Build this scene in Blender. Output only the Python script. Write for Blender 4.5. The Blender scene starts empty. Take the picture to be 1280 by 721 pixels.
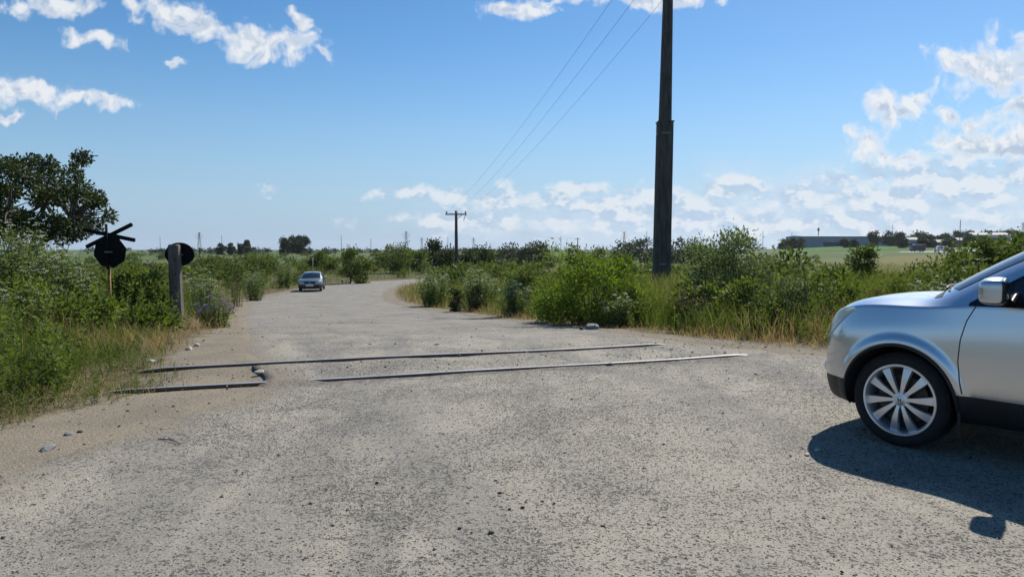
import bpy, bmesh, math, random
import numpy as np
from mathutils import Vector, Matrix
from mathutils.bvhtree import BVHTree
from math import radians, sin, cos, pi, atan2, hypot

random.seed(7)
RNG = np.random.default_rng(11)
scene = bpy.context.scene
COL = scene.collection

# ------------------------------------------------------------------ camera model
CAM_H = 1.47
FPX = 910.0
PITCH = math.atan((360.5 - 311.0) / FPX)

def ray(px, py):
    a = (px - 640.0) / FPX
    b = -(py - 360.5) / FPX
    return Vector((a, cos(PITCH) + b * sin(PITCH), -sin(PITCH) + b * cos(PITCH)))

def at(px, py, D):
    d = ray(px, py)
    k = D / d.y
    return Vector((d.x * k, D, CAM_H + d.z * k))

def gp(px, D):
    """ground plan position at distance D under picture column px"""
    return ((px - 640.0) / FPX * D, D)

# ------------------------------------------------------------------ object helpers
def tag(o, label=None, cat=None, group=None, kind=None):
    if label: o['label'] = label
    if cat: o['category'] = cat
    if group: o['group'] = group
    if kind: o['kind'] = kind
    return o

def thing(name, label, cat, loc=(0, 0, 0), rz=0.0, group=None):
    o = bpy.data.objects.new(name, None)
    o.empty_display_size = 0.2
    COL.objects.link(o)
    o.location = loc
    o.rotation_euler = (0, 0, rz)
    return tag(o, label, cat, group)

def copy_tree(o, parent=None):
    c = o.copy()
    COL.objects.link(c)
    c.parent = parent
    for ch in o.children:
        copy_tree(ch, c)
    return c

def link_mesh(name, me, mat=None, parent=None, smooth=False):
    o = bpy.data.objects.new(name, me)
    COL.objects.link(o)
    if mat is not None and len(me.materials) == 0:
        me.materials.append(mat)
    if parent is not None:
        o.parent = parent
    if smooth:
        me.polygons.foreach_set('use_smooth', [True] * len(me.polygons))
    return o

class MB:
    """collects shapes into one mesh"""
    def __init__(self):
        self.v = []
        self.f = []
    def add(self, vs, fs):
        n = len(self.v)
        self.v += [tuple(p) for p in vs]
        self.f += [tuple(i + n for i in f) for f in fs]
    def box(self, c, s, R=None):
        hx, hy, hz = s[0] / 2, s[1] / 2, s[2] / 2
        vs = [Vector((x, y, z)) for x in (-hx, hx) for y in (-hy, hy) for z in (-hz, hz)]
        if R is not None:
            vs = [R @ v for v in vs]
        vs = [v + Vector(c) for v in vs]
        self.add(vs, [(0, 1, 3, 2), (4, 6, 7, 5), (0, 4, 5, 1), (2, 3, 7, 6), (0, 2, 6, 4), (1, 5, 7, 3)])
    def tube(self, pts, rad, n=8, cap=True):
        pts = [Vector(p) for p in pts]
        if not isinstance(rad, (list, tuple)):
            rad = [rad] * len(pts)
        rings = []
        prev = None
        for i, p in enumerate(pts):
            if i == 0: d = pts[1] - p
            elif i == len(pts) - 1: d = p - pts[-2]
            else: d = pts[i + 1] - pts[i - 1]
            d.normalize()
            if prev is None:
                up = Vector((0, 0, 1)) if abs(d.z) < 0.9 else Vector((1, 0, 0))
                a = d.cross(up).normalized()
            else:
                a = (prev - d * prev.dot(d)).normalized()
            prev = a
            b = d.cross(a)
            rings.append([p + (a * cos(2 * pi * k / n) + b * sin(2 * pi * k / n)) * rad[i] for k in range(n)])
        vs = [q for r in rings for q in r]
        fs = []
        for i in range(len(pts) - 1):
            for k in range(n):
                k2 = (k + 1) % n
                fs.append((i * n + k, i * n + k2, (i + 1) * n + k2, (i + 1) * n + k))
        if cap:
            fs.append(tuple(range(n))[::-1])
            fs.append(tuple((len(pts) - 1) * n + k for k in range(n)))
        self.add(vs, fs)
    def lathe(self, prof, n=48, axis='y', c=(0, 0, 0), closed=False):
        """prof: (radius, along axis)"""
        vs = []
        for r, t in prof:
            for k in range(n):
                a = 2 * pi * k / n
                if axis == 'y': p = (r * cos(a), t, r * sin(a))
                elif axis == 'z': p = (r * cos(a), r * sin(a), t)
                else: p = (t, r * cos(a), r * sin(a))
                vs.append((p[0] + c[0], p[1] + c[1], p[2] + c[2]))
        fs = []
        m = len(prof)
        for i in range(m if closed else m - 1):
            j = (i + 1) % m
            for k in range(n):
                k2 = (k + 1) % n
                fs.append((i * n + k, i * n + k2, j * n + k2, j * n + k))
        self.add(vs, fs)
    def prism(self, outline, t0, t1, frame):
        """outline of (u,v) extruded from t0 to t1; frame(u,v,t)->xyz"""
        n = len(outline)
        vs = [frame(u, v, t0) for u, v in outline] + [frame(u, v, t1) for u, v in outline]
        fs = [tuple(range(n))[::-1], tuple(range(n, 2 * n))]
        for k in range(n):
            k2 = (k + 1) % n
            fs.append((k, k2, n + k2, n + k))
        self.add(vs, fs)
    def build(self, name, mat, parent=None, smooth=False, bevel=0.0, seg=2, autosmooth=None):
        me = bpy.data.meshes.new(name)
        me.from_pydata(self.v, [], self.f)
        bm = bmesh.new()
        bm.from_mesh(me)
        bmesh.ops.recalc_face_normals(bm, faces=bm.faces)
        bm.to_mesh(me)
        bm.free()
        me.update()
        o = link_mesh(name, me, mat, parent, smooth)
        if bevel > 0:
            md = o.modifiers.new('bevel', 'BEVEL')
            md.width = bevel
            md.segments = seg
            md.limit_method = 'ANGLE'
            md.angle_limit = radians(40)
        return o

def np_mesh(name, verts, quads, attrs=None, tris=False):
    me = bpy.data.meshes.new(name)
    verts = np.asarray(verts, dtype=np.float32)
    quads = np.asarray(quads, dtype=np.int32)
    k = quads.shape[1]
    me.vertices.add(len(verts))
    me.vertices.foreach_set('co', verts.ravel())
    me.loops.add(quads.size)
    me.loops.foreach_set('vertex_index', quads.ravel())
    me.polygons.add(len(quads))
    me.polygons.foreach_set('loop_start', np.arange(0, quads.size, k, dtype=np.int32))
    me.polygons.foreach_set('loop_total', np.full(len(quads), k, dtype=np.int32))
    me.update(calc_edges=True)
    if attrs:
        for an, (dom, data) in attrs.items():
            a = me.attributes.new(an, 'FLOAT', dom)
            a.data.foreach_set('value', np.asarray(data, dtype=np.float32).ravel())
    return me

# ------------------------------------------------------------------ materials
def new_mat(name):
    m = bpy.data.materials.new(name)
    m.use_nodes = True
    nt = m.node_tree
    for n in list(nt.nodes):
        nt.nodes.remove(n)
    out = nt.nodes.new('ShaderNodeOutputMaterial')
    return m, nt, out

class NG:
    """small node-graph writer"""
    def __init__(self, nt):
        self.nt = nt
    def n(self, typ, **kw):
        nd = self.nt.nodes.new(typ)
        for k, v in kw.items():
            setattr(nd, k, v)
        return nd
    def l(self, a, b):
        self.nt.links.new(a, b)
    def val(self, sock, v):
        if hasattr(v, 'links') or isinstance(v, bpy.types.NodeSocket):
            self.l(v, sock)
        else:
            sock.default_value = v
    def math(self, op, a, b=None, c=None, clamp=False):
        nd = self.n('ShaderNodeMath', operation=op, use_clamp=clamp)
        self.val(nd.inputs[0], a)
        if b is not None: self.val(nd.inputs[1], b)
        if c is not None: self.val(nd.inputs[2], c)
        return nd.outputs[0]
    def vmath(self, op, a, b=None, scale=None):
        nd = self.n('ShaderNodeVectorMath', operation=op)
        self.val(nd.inputs[0], a)
        if b is not None: self.val(nd.inputs[1], b)
        if scale is not None: self.val(nd.inputs['Scale'], scale)
        return nd.outputs['Value'] if op in ('LENGTH', 'DOT_PRODUCT', 'DISTANCE') else nd.outputs[0]
    def noise(self, vec, scale, detail=3, rough=0.55, dist=0.0, dim='3D'):
        nd = self.n('ShaderNodeTexNoise', noise_dimensions=dim)
        if vec is not None: self.l(vec, nd.inputs['Vector'])
        nd.inputs['Scale'].default_value = scale
        nd.inputs['Detail'].default_value = detail
        nd.inputs['Roughness'].default_value = rough
        nd.inputs['Distortion'].default_value = dist
        return nd.outputs[0]
    def voro(self, vec, scale, feature='F1', out='Distance', rnd=1.0):
        nd = self.n('ShaderNodeTexVoronoi', feature=feature)
        if vec is not None: self.l(vec, nd.inputs['Vector'])
        nd.inputs['Scale'].default_value = scale
        nd.inputs['Randomness'].default_value = rnd
        return nd.outputs[out]
    def step(self, x, lo, hi, a=0.0, b=1.0):
        nd = self.n('ShaderNodeMapRange', interpolation_type='SMOOTHSTEP')
        self.val(nd.inputs[0], x)
        self.val(nd.inputs[1], lo); self.val(nd.inputs[2], hi)
        self.val(nd.inputs[3], a); self.val(nd.inputs[4], b)
        return nd.outputs[0]
    def mix(self, fac, a, b, blend='MIX'):
        nd = self.n('ShaderNodeMix', data_type='RGBA', blend_type=blend)
        self.val(nd.inputs[0], fac)
        for s, v in ((nd.inputs[6], a), (nd.inputs[7], b)):
            if isinstance(v, tuple): s.default_value = (v[0], v[1], v[2], 1)
            else: self.l(v, s)
        return nd.outputs[2]
    def ramp(self, fac, stops):
        nd = self.n('ShaderNodeValToRGB')
        self.val(nd.inputs[0], fac)
        cr = nd.color_ramp
        while len(cr.elements) < len(stops):
            cr.elements.new(0.5)
        for e, (p, c) in zip(cr.elements, stops):
            e.position = p
            e.color = (c[0], c[1], c[2], 1)
        return nd.outputs[0]
    def bump(self, h, strength, dist):
        nd = self.n('ShaderNodeBump')
        self.l(h, nd.inputs['Height'])
        nd.inputs['Strength'].default_value = strength
        nd.inputs['Distance'].default_value = dist
        return nd.outputs[0]

def bsdf(g, out, col=None, rough=0.6, metal=0.0, spec=0.5, normal=None, coat=0.0, coat_rough=0.05):
    b = g.n('ShaderNodeBsdfPrincipled')
    if col is not None:
        if isinstance(col, tuple): b.inputs['Base Color'].default_value = (*col, 1)
        else: g.l(col, b.inputs['Base Color'])
    g.val(b.inputs['Roughness'], rough)
    g.val(b.inputs['Metallic'], metal)
    b.inputs['Specular IOR Level'].default_value = spec
    b.inputs['Coat Weight'].default_value = coat
    b.inputs['Coat Roughness'].default_value = coat_rough
    if normal is not None: g.l(normal, b.inputs['Normal'])
    g.l(b.outputs[0], out.inputs[0])
    return b

def simple(name, col, rough=0.6, metal=0.0, spec=0.5, var=0.15, scale=6.0, bump=0.0, bscale=60.0, coat=0.0, coat_rough=0.04):
    m, nt, out = new_mat(name)
    g = NG(nt)
    tc = g.n('ShaderNodeTexCoord').outputs['Object']
    nz = g.noise(tc, scale, 4, 0.6)
    lo = tuple(c * (1 - var) for c in col)
    hi = tuple(min(1, c * (1 + var)) for c in col)
    c = g.mix(g.step(nz, 0.3, 0.7), lo, hi)
    nrm = g.bump(g.noise(tc, bscale, 4, 0.6), bump, 0.01) if bump > 0 else None
    bsdf(g, out, c, rough, metal, spec, nrm, coat, coat_rough)
    return m

def leaf_mat(name, dark, light, trans=0.35, rough=0.62, tcol=None, spec=0.22):
    """leaf-sized faces: each leaf has its own tint, thin enough for light to pass"""
    m, nt, out = new_mat(name)
    g = NG(nt)
    t = g.n('ShaderNodeAttribute', attribute_name='tint').outputs['Fac']
    pos = g.n('ShaderNodeNewGeometry').outputs['Position']
    nz = g.noise(pos, 0.9, 2, 0.5)
    tt = g.math('ADD', g.math('MULTIPLY', t, 0.75), g.math('MULTIPLY', g.math('SUBTRACT', nz, 0.38), 0.8), clamp=True)
    c = g.mix(tt, dark, light)
    p = g.n('ShaderNodeBsdfPrincipled')
    g.l(c, p.inputs['Base Color'])
    p.inputs['Roughness'].default_value = rough
    p.inputs['Specular IOR Level'].default_value = spec
    tr = g.n('ShaderNodeBsdfTranslucent')
    tint = tcol or (1.15, 1.25, 0.55)
    c2 = g.mix(1.0, c, tint, 'MULTIPLY')
    g.l(c2, tr.inputs[0])
    mx = g.n('ShaderNodeMixShader')
    mx.inputs[0].default_value = trans
    g.l(p.outputs[0], mx.inputs[1])
    g.l(tr.outputs[0], mx.inputs[2])
    g.l(mx.outputs[0], out.inputs[0])
    return m
# ------------------------------------------------------------------ sun and sky
SUN_AZ = radians(33.0)      # clockwise from +Y
SUN_EL = radians(45.5)
SKY_STRENGTH = 0.125
SUN_STRENGTH = 4.9
EXPOSURE = 0.30

def build_world():
    w = bpy.data.worlds.new('World')
    scene.world = w
    w.use_nodes = True
    nt = w.node_tree
    for n in list(nt.nodes):
        nt.nodes.remove(n)
    g = NG(nt)
    out = g.n('ShaderNodeOutputWorld')
    bg = g.n('ShaderNodeBackground')
    g.l(bg.outputs[0], out.inputs[0])
    bg.inputs[1].default_value = SKY_STRENGTH
    sky = g.n('ShaderNodeTexSky', sky_type='NISHITA')
    sky.sun_disc = False
    sky.sun_elevation = SUN_EL
    sky.sun_rotation = SUN_AZ
    sky.altitude = 50
    sky.air_density = 1.0
    sky.dust_density = 0.2
    sky.ozone_density = 2.6
    tc = g.n('ShaderNodeTexCoord').outputs['Generated']
    sp = g.n('ShaderNodeSeparateXYZ')
    g.l(tc, sp.inputs[0])
    yy = g.math('MAXIMUM', sp.outputs[1], 0.02)
    u = g.math('DIVIDE', sp.outputs[0], yy)
    v = g.math('DIVIDE', sp.outputs[2], yy)
    cv = g.n('ShaderNodeCombineXYZ')
    g.l(u, cv.inputs[0]); g.l(v, cv.inputs[1])
    front = g.step(sp.outputs[1], 0.05, 0.2)
    P0 = cv.outputs[0]
    # domain warp for ragged edges
    wn = g.n('ShaderNodeTexNoise', noise_dimensions='2D')
    g.l(P0, wn.inputs['Vector'])
    wn.inputs['Scale'].default_value = 16
    wn.inputs['Detail'].default_value = 3
    wv = g.vmath('SCALE', g.vmath('SUBTRACT', wn.outputs['Color'], (0.5, 0.5, 0.5)), scale=0.05)
    P = g.vmath('ADD', P0, wv)

    def uv_of(px, py):
        d = ray(px, py)
        return d.x / d.y, d.z / d.y

    def field(ells, smooth=0.15, PP=None):
        acc = None
        for (px, py, rx, ry, rot) in ells:
            mp = g.n('ShaderNodeMapping', vector_type='TEXTURE')
            g.l(PP or P, mp.inputs[0])
            a, b = uv_of(px, py)
            mp.inputs['Location'].default_value = (a, b, 0)
            mp.inputs['Rotation'].default_value = (0, 0, radians(-rot))
            mp.inputs['Scale'].default_value = (rx / FPX, ry / FPX, 1)
            L = g.vmath('LENGTH', mp.outputs[0])
            if acc is None: acc = L
            else: acc = g.math('SMOOTH_MIN', acc, L, smooth)
        return g.math('SUBTRACT', 1.0, acc)
    def billow(PP, scale):
        vn = g.n('ShaderNodeTexVoronoi', voronoi_dimensions='2D', feature='SMOOTH_F1')
        g.l(PP, vn.inputs['Vector'])
        vn.inputs['Scale'].default_value = scale
        vn.inputs['Detail'].default_value = 2.0
        vn.inputs['Roughness'].default_value = 0.55
        vn.inputs['Lacunarity'].default_value = 2.3
        vn.inputs['Smoothness'].default_value = 0.25
        return g.math('SUBTRACT', 0.62, vn.outputs['Distance'])
    puffs = [
        (62, 6, 50, 17, 0), (115, 46, 34, 10, 8), (160, 4, 22, 8, 8),
        (215, 18, 46, 22, 12), (265, 36, 56, 20, 22), (318, 54, 48, 17, 15), (365, 57, 38, 22, 5), (318, 72, 12, 8, 0),
        (375, 24, 14, 14, 40), (408, 61, 14, 7, 0), (211, 77, 19, 7, 5),
        (36, 116, 64, 20, 6), (108, 130, 56, 9, 6), (10, 145, 26, 5, 0),
        (650, 12, 50, 11, -3), (800, -4, 90, 11, 0), (690, 1, 30, 8, 0),
        (1104, 128, 17, 22, 0), (1120, 146, 26, 12, 0), (1148, 124, 32, 13, -42), (1163, 106, 13, 15, 0),
        (1222, 86, 52, 30, 0), (1262, 92, 46, 44, 0), (1275, 140, 50, 28, 0), (1330, 110, 60, 60, 0),
        (1192, 150, 26, 13, 25), (1215, 158, 16, 14, 30),
        (1082, 172, 26, 20, 20), (1110, 186, 34, 13, 25), (1140, 192, 26, 9, 0),
        (1180, 176, 30, 17, 20), (1215, 184, 46, 20, 0), (1262, 190, 46, 17, 0), (1310, 180, 60, 22, 0),
    ]
    bank = [
        (1110, 214, 52, 20, 0), (1165, 222, 60, 24, 0), (1055, 228, 46, 18, 0), (990, 240, 80, 18, 0), (910, 240, 70, 18, 0), (830, 246, 70, 16, 0),
        (700, 243, 90, 17, 0), (610, 252, 90, 15, 3), (530, 246, 54, 11, 0), (475, 244, 20, 7, 0),
        (1240, 225, 120, 35, 0), (1350, 220, 120, 40, 0), (1100, 250, 220, 26, 0), (800, 268, 250, 18, 0), (1000, 280, 330, 20, 0), (590, 276, 120, 14, 0),
        (740, 268, 40, 7, 0), (338, 236, 17, 5, -10), (326, 243, 12, 4, 0),
    ]
    up = (0.005, 0.013, 0.0)
    Pu = g.vmath('ADD', P, up)
    P0u = g.vmath('ADD', P0, up)
    f1 = field(puffs)
    f1u = f1
    f2 = field(bank, 0.3)
    nA = g.noise(P0, 24.0, 6, 0.62, 0.0, '2D')
    nAu = g.noise(P0u, 24.0, 6, 0.62, 0.0, '2D')
    bA = billow(P, 26.0); bAu = billow(Pu, 26.0)
    def dens(f, n, b): return g.math('ADD', f, g.math('ADD', g.math('MULTIPLY', g.math('SUBTRACT', n, 0.42), 1.7), g.math('MULTIPLY', b, 0.8)))
    d1 = dens(f1, nA, bA)
    d1u = dens(f1u, nAu, bAu)
    m1 = g.step(d1, -0.22, 0.72)
    mpb = g.n('ShaderNodeMapping')
    mpb.inputs['Scale'].default_value = (1.0, 1.7, 1.0)
    g.l(P0, mpb.inputs[0])
    mpu = g.n('ShaderNodeMapping')
    mpu.inputs['Scale'].default_value = (1.0, 1.7, 1.0)
    g.l(P0u, mpu.inputs[0])
    nC = g.noise(mpb.outputs[0], 16.0, 6, 0.62, 0.0, '2D')
    nCu = g.noise(mpu.outputs[0], 16.0, 6, 0.62, 0.0, '2D')
    bC = billow(mpb.outputs[0], 22.0); bCu = billow(mpu.outputs[0], 22.0)
    d2 = dens(f2, nC, bC)
    m2 = g.step(d2, -0.20, 0.75, 0.0, 0.80)
    # thin veil in the lower right
    veil = field([(1120, 262, 520, 75, 0), (780, 280, 330, 45, 0)], 0.3)
    nD = g.noise(mpb.outputs[0], 7.0, 6, 0.6, 0.5, '2D')
    m3 = g.math('MULTIPLY', g.step(g.math('ADD', veil, g.math('MULTIPLY', g.math('SUBTRACT', nD, 0.5), 1.2)), 0.0, 0.9), 0.60)
    # light side and shaded side of each puff
    K = 1.0 / (SKY_STRENGTH * 2 ** EXPOSURE)
    lit1 = g.step(g.math('SUBTRACT', d1, d1u), -0.30, 0.42)
    core = g.step(d1, 0.15, 0.9)
    sh1 = g.math('MULTIPLY', g.math('SUBTRACT', 1.0, lit1), core)
    ccol = g.mix(sh1, (0.86 * K, 0.88 * K, 0.91 * K), (0.45 * K, 0.56 * K, 0.71 * K))
    dn = g.math('ADD', g.math('MULTIPLY', g.math('SUBTRACT', nC, nCu), 1.9), g.math('MULTIPLY', g.math('SUBTRACT', bC, bCu), 1.3))
    bcol = g.mix(g.step(dn, -0.40, 0.35), (0.46 * K, 0.60 * K, 0.78 * K), (0.80 * K, 0.84 * K, 0.89 * K))
    c = sky.outputs[0]
    # deepen the blue of the clear air a little
    hs = g.n('ShaderNodeHueSaturation')
    hs.inputs['Saturation'].default_value = 1.30
    hs.inputs['Value'].default_value = 0.73
    g.l(c, hs.inputs['Color'])
    c = hs.outputs[0]
    el = g.vmath('NORMALIZE', tc)
    sz = g.n('ShaderNodeSeparateXYZ'); g.l(el, sz.inputs[0])
    low = g.step(sz.outputs[2], -0.05, 0.27, 0.92, 0.0)
    side = g.step(sp.outputs[0], -0.6, 0.6)
    c = g.mix(low, c, g.mix(side, (0.29 * K, 0.465 * K, 0.70 * K), (0.34 * K, 0.53 * K, 0.78 * K)))
    c = g.mix(g.math('MULTIPLY', m3, front), c, (0.62 * K, 0.75 * K, 0.90 * K))
    c = g.mix(g.math('MULTIPLY', m2, front), c, bcol)
    c = g.mix(g.math('MULTIPLY', g.math('MULTIPLY', m1, 0.93), front), c, ccol)
    g.l(c, bg.inputs[0])
    w.cycles.sampling_method = 'MANUAL'
    w.cycles.sample_map_resolution = 512

build_world()
sl = bpy.data.lights.new('sun', 'SUN')
sl.energy = SUN_STRENGTH
sl.angle = radians(0.53)
sl.color = (1.0, 0.95, 0.87)
so = bpy.data.objects.new('sun', sl)
COL.objects.link(so)
sdir = Vector((sin(SUN_AZ) * cos(SUN_EL), cos(SUN_AZ) * cos(SUN_EL), sin(SUN_EL)))
so.rotation_euler = sdir.to_track_quat('Z', 'Y').to_euler()
so.location = (20, 30, 40)

cam_d = bpy.data.cameras.new('camera')
cam_d.sensor_width = 36
cam_d.lens = FPX / 1280 * 36
cam_d.clip_start = 0.05
cam_d.clip_end = 30000
cam = bpy.data.objects.new('camera', cam_d)
COL.objects.link(cam)
cam.location = (0, 0, CAM_H)
cam.rotation_euler = (radians(90) - PITCH, 0, 0)
scene.camera = cam
scene.view_settings.view_transform = 'Standard'
scene.view_settings.look = 'None'
scene.view_settings.exposure = EXPOSURE
scene.view_settings.gamma = 1.0
scene.view_settings.use_curve_mapping = False
scene.cycles.max_bounces = 6
scene.cycles.diffuse_bounces = 3
scene.cycles.glossy_bounces = 3
scene.cycles.transmission_bounces = 4
scene.cycles.transparent_max_bounces = 6

# ------------------------------------------------------------------ terrain
RL = [(-5.5, -10), (-4.4, -2), (-3.7, 3.5), (-3.3, 5.6), (-2.72, 7.72), (-3.3, 9.15), (-4.1, 10.6), (-4.7, 12.5), (-5.7, 15), (-7.5, 20), (-9.6, 26),
      (-11.6, 32), (-13.6, 39), (-15.2, 48), (-16.6, 58), (-17.3, 68), (-16.8, 77), (-14, 86), (-8, 93), (2, 98), (30, 105)]
RR = [(14, -10), (14, -2), (13, 4), (10.5, 7.2), (7, 8.9), (4.6, 9.8), (3.1, 11.2), (2.3, 13), (1.5, 15), (-0.3, 18.9), (-2.6, 25.4), (-4.7, 31.5),
      (-6.6, 38.5), (-8.2, 47), (-9.6, 56), (-10.6, 66), (-10.6, 75), (-8, 81), (-4, 85.5), (4, 90), (30, 97.5)]
BL = [(-6.5, -10), (-5.4, -2), (-4.7, 3.5), (-4.1, 5.8), (-3.82, 7.3), (-3.95, 8.6), (-4.5, 9.6), (-5.0, 11.2), (-5.3, 12.6), (-6.1, 15), (-7.8, 20), (-10, 26), (-12.1, 32), (-14.2, 39),
      (-15.9, 48), (-17.3, 58), (-18, 68), (-17.5, 78), (-14.5, 87), (-8.3, 94.3), (2, 99), (30, 106)]
BR = [(30, 97), (4, 89.3), (-3.5, 84.8), (-7.5, 80.5), (-10, 75), (-10.1, 66), (-9.1, 56), (-7.7, 47.2), (-6.1, 38.7), (-4.2, 31.7), (-2.2, 25.6), (0, 19.2),
      (1.75, 15.3), (2.5, 13.3), (3.3, 11.7), (4.8, 10.2), (7.5, 9.3), (11, 8), (15, 4.5), (16, -2), (16, -10)]
BARE = np.array(BL + BR, dtype=float)
ROADP = np.array(RL + RR[::-1], dtype=float)

def poly_dist(x, y, poly):
    """signed distance: negative inside"""
    x = np.asarray(x, float); y = np.asarray(y, float)
    shp = x.shape
    x = x.ravel(); y = y.ravel()
    best = np.full(x.shape, 1e18)
    ins = np.zeros(x.shape, bool)
    n = len(poly)
    for i in range(n):
        ax, ay = poly[i]; bx, by = poly[(i + 1) % n]
        dx, dy = bx - ax, by - ay
        t = np.clip(((x - ax) * dx + (y - ay) * dy) / (dx * dx + dy * dy), 0, 1)
        d = (x - ax - t * dx) ** 2 + (y - ay - t * dy) ** 2
        best = np.minimum(best, d)
        c = ((ay > y) != (by > y))
        with np.errstate(divide='ignore', invalid='ignore'):
            xi = ax + (y - ay) * dx / (dy if dy != 0 else 1e-12)
        ins ^= c & (x < xi)
    d = np.sqrt(best)
    return np.where(ins, -d, d).reshape(shp)

def sstep(x, a, b):
    t = np.clip((x - a) / (b - a), 0, 1)
    return t * t * (3 - 2 * t)

def wob(x, y, s, seed=0):
    """cheap smooth noise in -1..1"""
    r = np.random.default_rng(100 + seed)
    out = 0
    for k in range(5):
        a = r.uniform(0, 2 * pi); ph = r.uniform(0, 2 * pi); f = s * r.uniform(0.6, 1.7)
        out = out + np.sin((x * cos(a) + y * sin(a)) * f + ph)
    return out / 3.2

def base_z(x, y):
    x = np.asarray(x, float); y = np.asarray(y, float)
    D = np.hypot(x, y)
    p = np.interp(y, [-1e4, 11.5, 15, 20, 30, 40, 52, 66, 80, 110, 1e4], [0, 0, -0.16, -0.42, -0.92, -1.28, -1.62, -1.92, -2.12, -2.4, -2.4])
    w = sstep(D, 60, 130)
    z = p * (1 - w) - 2.4 * w
    az = np.arctan2(x, np.maximum(y, 1e-6))
    rise = np.interp(D, [0, 100, 150, 250, 350, 500, 650, 1000, 6000], [0, 0, 0.1, 1.0, 2.1, 3.6, 6.1, 7.2, 9.0])
    z = z + rise * sstep(az, 0.22, 0.46)
    z = z - np.interp(D, [0, 300, 3000, 20000], [0, 0, 1.5, 14]) * (1 - sstep(az, 0.22, 0.46))
    z = z + 0.018 * wob(x, y, 0.9, 1) * sstep(D, 1, 4)
    return z

def gz(px, py, z=0.0):
    d = ray(px, py)
    k = (z - CAM_H) / d.z
    return Vector((d.x * k, d.y * k, z))

def on_ground(px, py):
    """where the ray through a pixel meets the terrain"""
    d = ray(px, py)
    t = 1.0
    while t < 3000:
        p = Vector((d.x * t, d.y * t, CAM_H + d.z * t))
        if p.z <= float(base_z(p.x, p.y)):
            break
        t *= 1.005
    return p

# rails
RAIL_A = (gz(140, 491.5), gz(935, 443))
RAIL_B = (gz(196, 462), gz(850, 428.5))
RA0, RA1 = np.array(RAIL_A[0][:2]), np.array(RAIL_A[1][:2])
rdir = (RA1 - RA0) / np.linalg.norm(RA1 - RA0)
rnor = np.array((-rdir[1], rdir[0]))
GAUGE = float(np.dot(np.array(RAIL_B[0][:2]) - RA0, rnor) + np.dot(np.array(RAIL_B[1][:2]) - RA0, rnor)) / 2
print('gauge', GAUGE, 'rail dir', rdir)

def rail_coords(x, y):
    a = (x - RA0[0]) * rdir[0] + (y - RA0[1]) * rdir[1]
    b = (x - RA0[0]) * rnor[0] + (y - RA0[1]) * rnor[1]
    return a, b

def ground_z(x, y, d_road=None):
    """the natural ground beside and under the road"""
    z = base_z(x, y)
    if d_road is None:
        d_road = poly_dist(x, y, ROADP)
    D = np.hypot(x, y)
    bank = (0.55 * sstep(d_road, 1.0, 9.0) * sstep(y, 11, 28)) * (1 - sstep(D, 110, 200))
    z = z + bank - 0.06 * sstep(-d_road, 0.10, 0.45)
    z = z + 0.05 * wob(x, y, 2.2, 3) * sstep(d_road, 0.8, 3.0)
    a, b = rail_coords(x, y)
    between = sstep(b, -0.02, 0.06) * (1 - sstep(b, GAUGE - 0.06, GAUGE + 0.02))
    pit = between * (1 - sstep(a, 1.2, 1.9))
    z = z - 0.052 * pit * sstep(a, -0.9, 0.5)
    z = z + 0.06 * (1 - sstep(a, -0.7, 0.15)) * sstep(b, -0.5, 0.0) * (1 - sstep(b, GAUGE, GAUGE + 0.5)) * sstep(a, -5, -2)
    return z

def ground_sheet():
    rad = [0.3]
    while rad[-1] < 9000:
        rad.append(rad[-1] + max(0.12, 0.03 * rad[-1]))
    rad = np.array(rad)
    n = 720
    ang = np.linspace(0, 2 * pi, n, endpoint=False)
    R, A = np.meshgrid(rad, ang, indexing='ij')
    X = (R * np.sin(A)).ravel(); Y = (R * np.cos(A)).ravel()
    d = poly_dist(X, Y, ROADP)
    Z = ground_z(X, Y, d)
    veg = poly_dist(X, Y, BARE)
    V = np.stack([X, Y, Z], 1)
    V = np.vstack([V, [[0, 0, float(ground_z(np.array([0.0]), np.array([0.0]))[0])]]])
    m = len(rad)
    i = np.arange(m - 1)[:, None]; k = np.arange(n)[None, :]
    k2 = (k + 1) % n
    q = np.stack([i * n + k, i * n + k2, (i + 1) * n + k2, (i + 1) * n + k], -1).reshape(-1, 4)[:, ::-1]
    me = np_mesh('ground', V, q, {'veg': ('POINT', np.append(veg, -1.0))})
    bm = bmesh.new(); bm.from_mesh(me)
    bm.verts.ensure_lookup_table()
    c = bm.verts[m * n]
    for kk in range(n):
        bm.faces.new((bm.verts[(kk + 1) % n], bm.verts[kk], c))
    bm.to_mesh(me); bm.free()
    return me

def dirt_nodes(g, pos):
    """dry trodden earth with grit"""
    n1 = g.noise(pos, 1.3, 5, 0.6)
    n2 = g.noise(pos, 34.0, 4, 0.65)
    n3 = g.voro(pos, 60.0)
    c = g.mix(g.step(n1, 0.35, 0.68), (0.275, 0.236, 0.175), (0.220, 0.192, 0.148))
    c = g.mix(g.step(n2, 0.3, 0.72), g.mix(1.0, c, (0.68, 0.66, 0.64), 'MULTIPLY'), c)
    c = g.mix(g.step(n3, 0.10, 0.24, 1.0, 0.0), c, (0.36, 0.33, 0.28))
    h = g.math('ADD', g.math('MULTIPLY', n2, 0.7), g.math('MULTIPLY', n3, -0.6))
    return c, h

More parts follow.
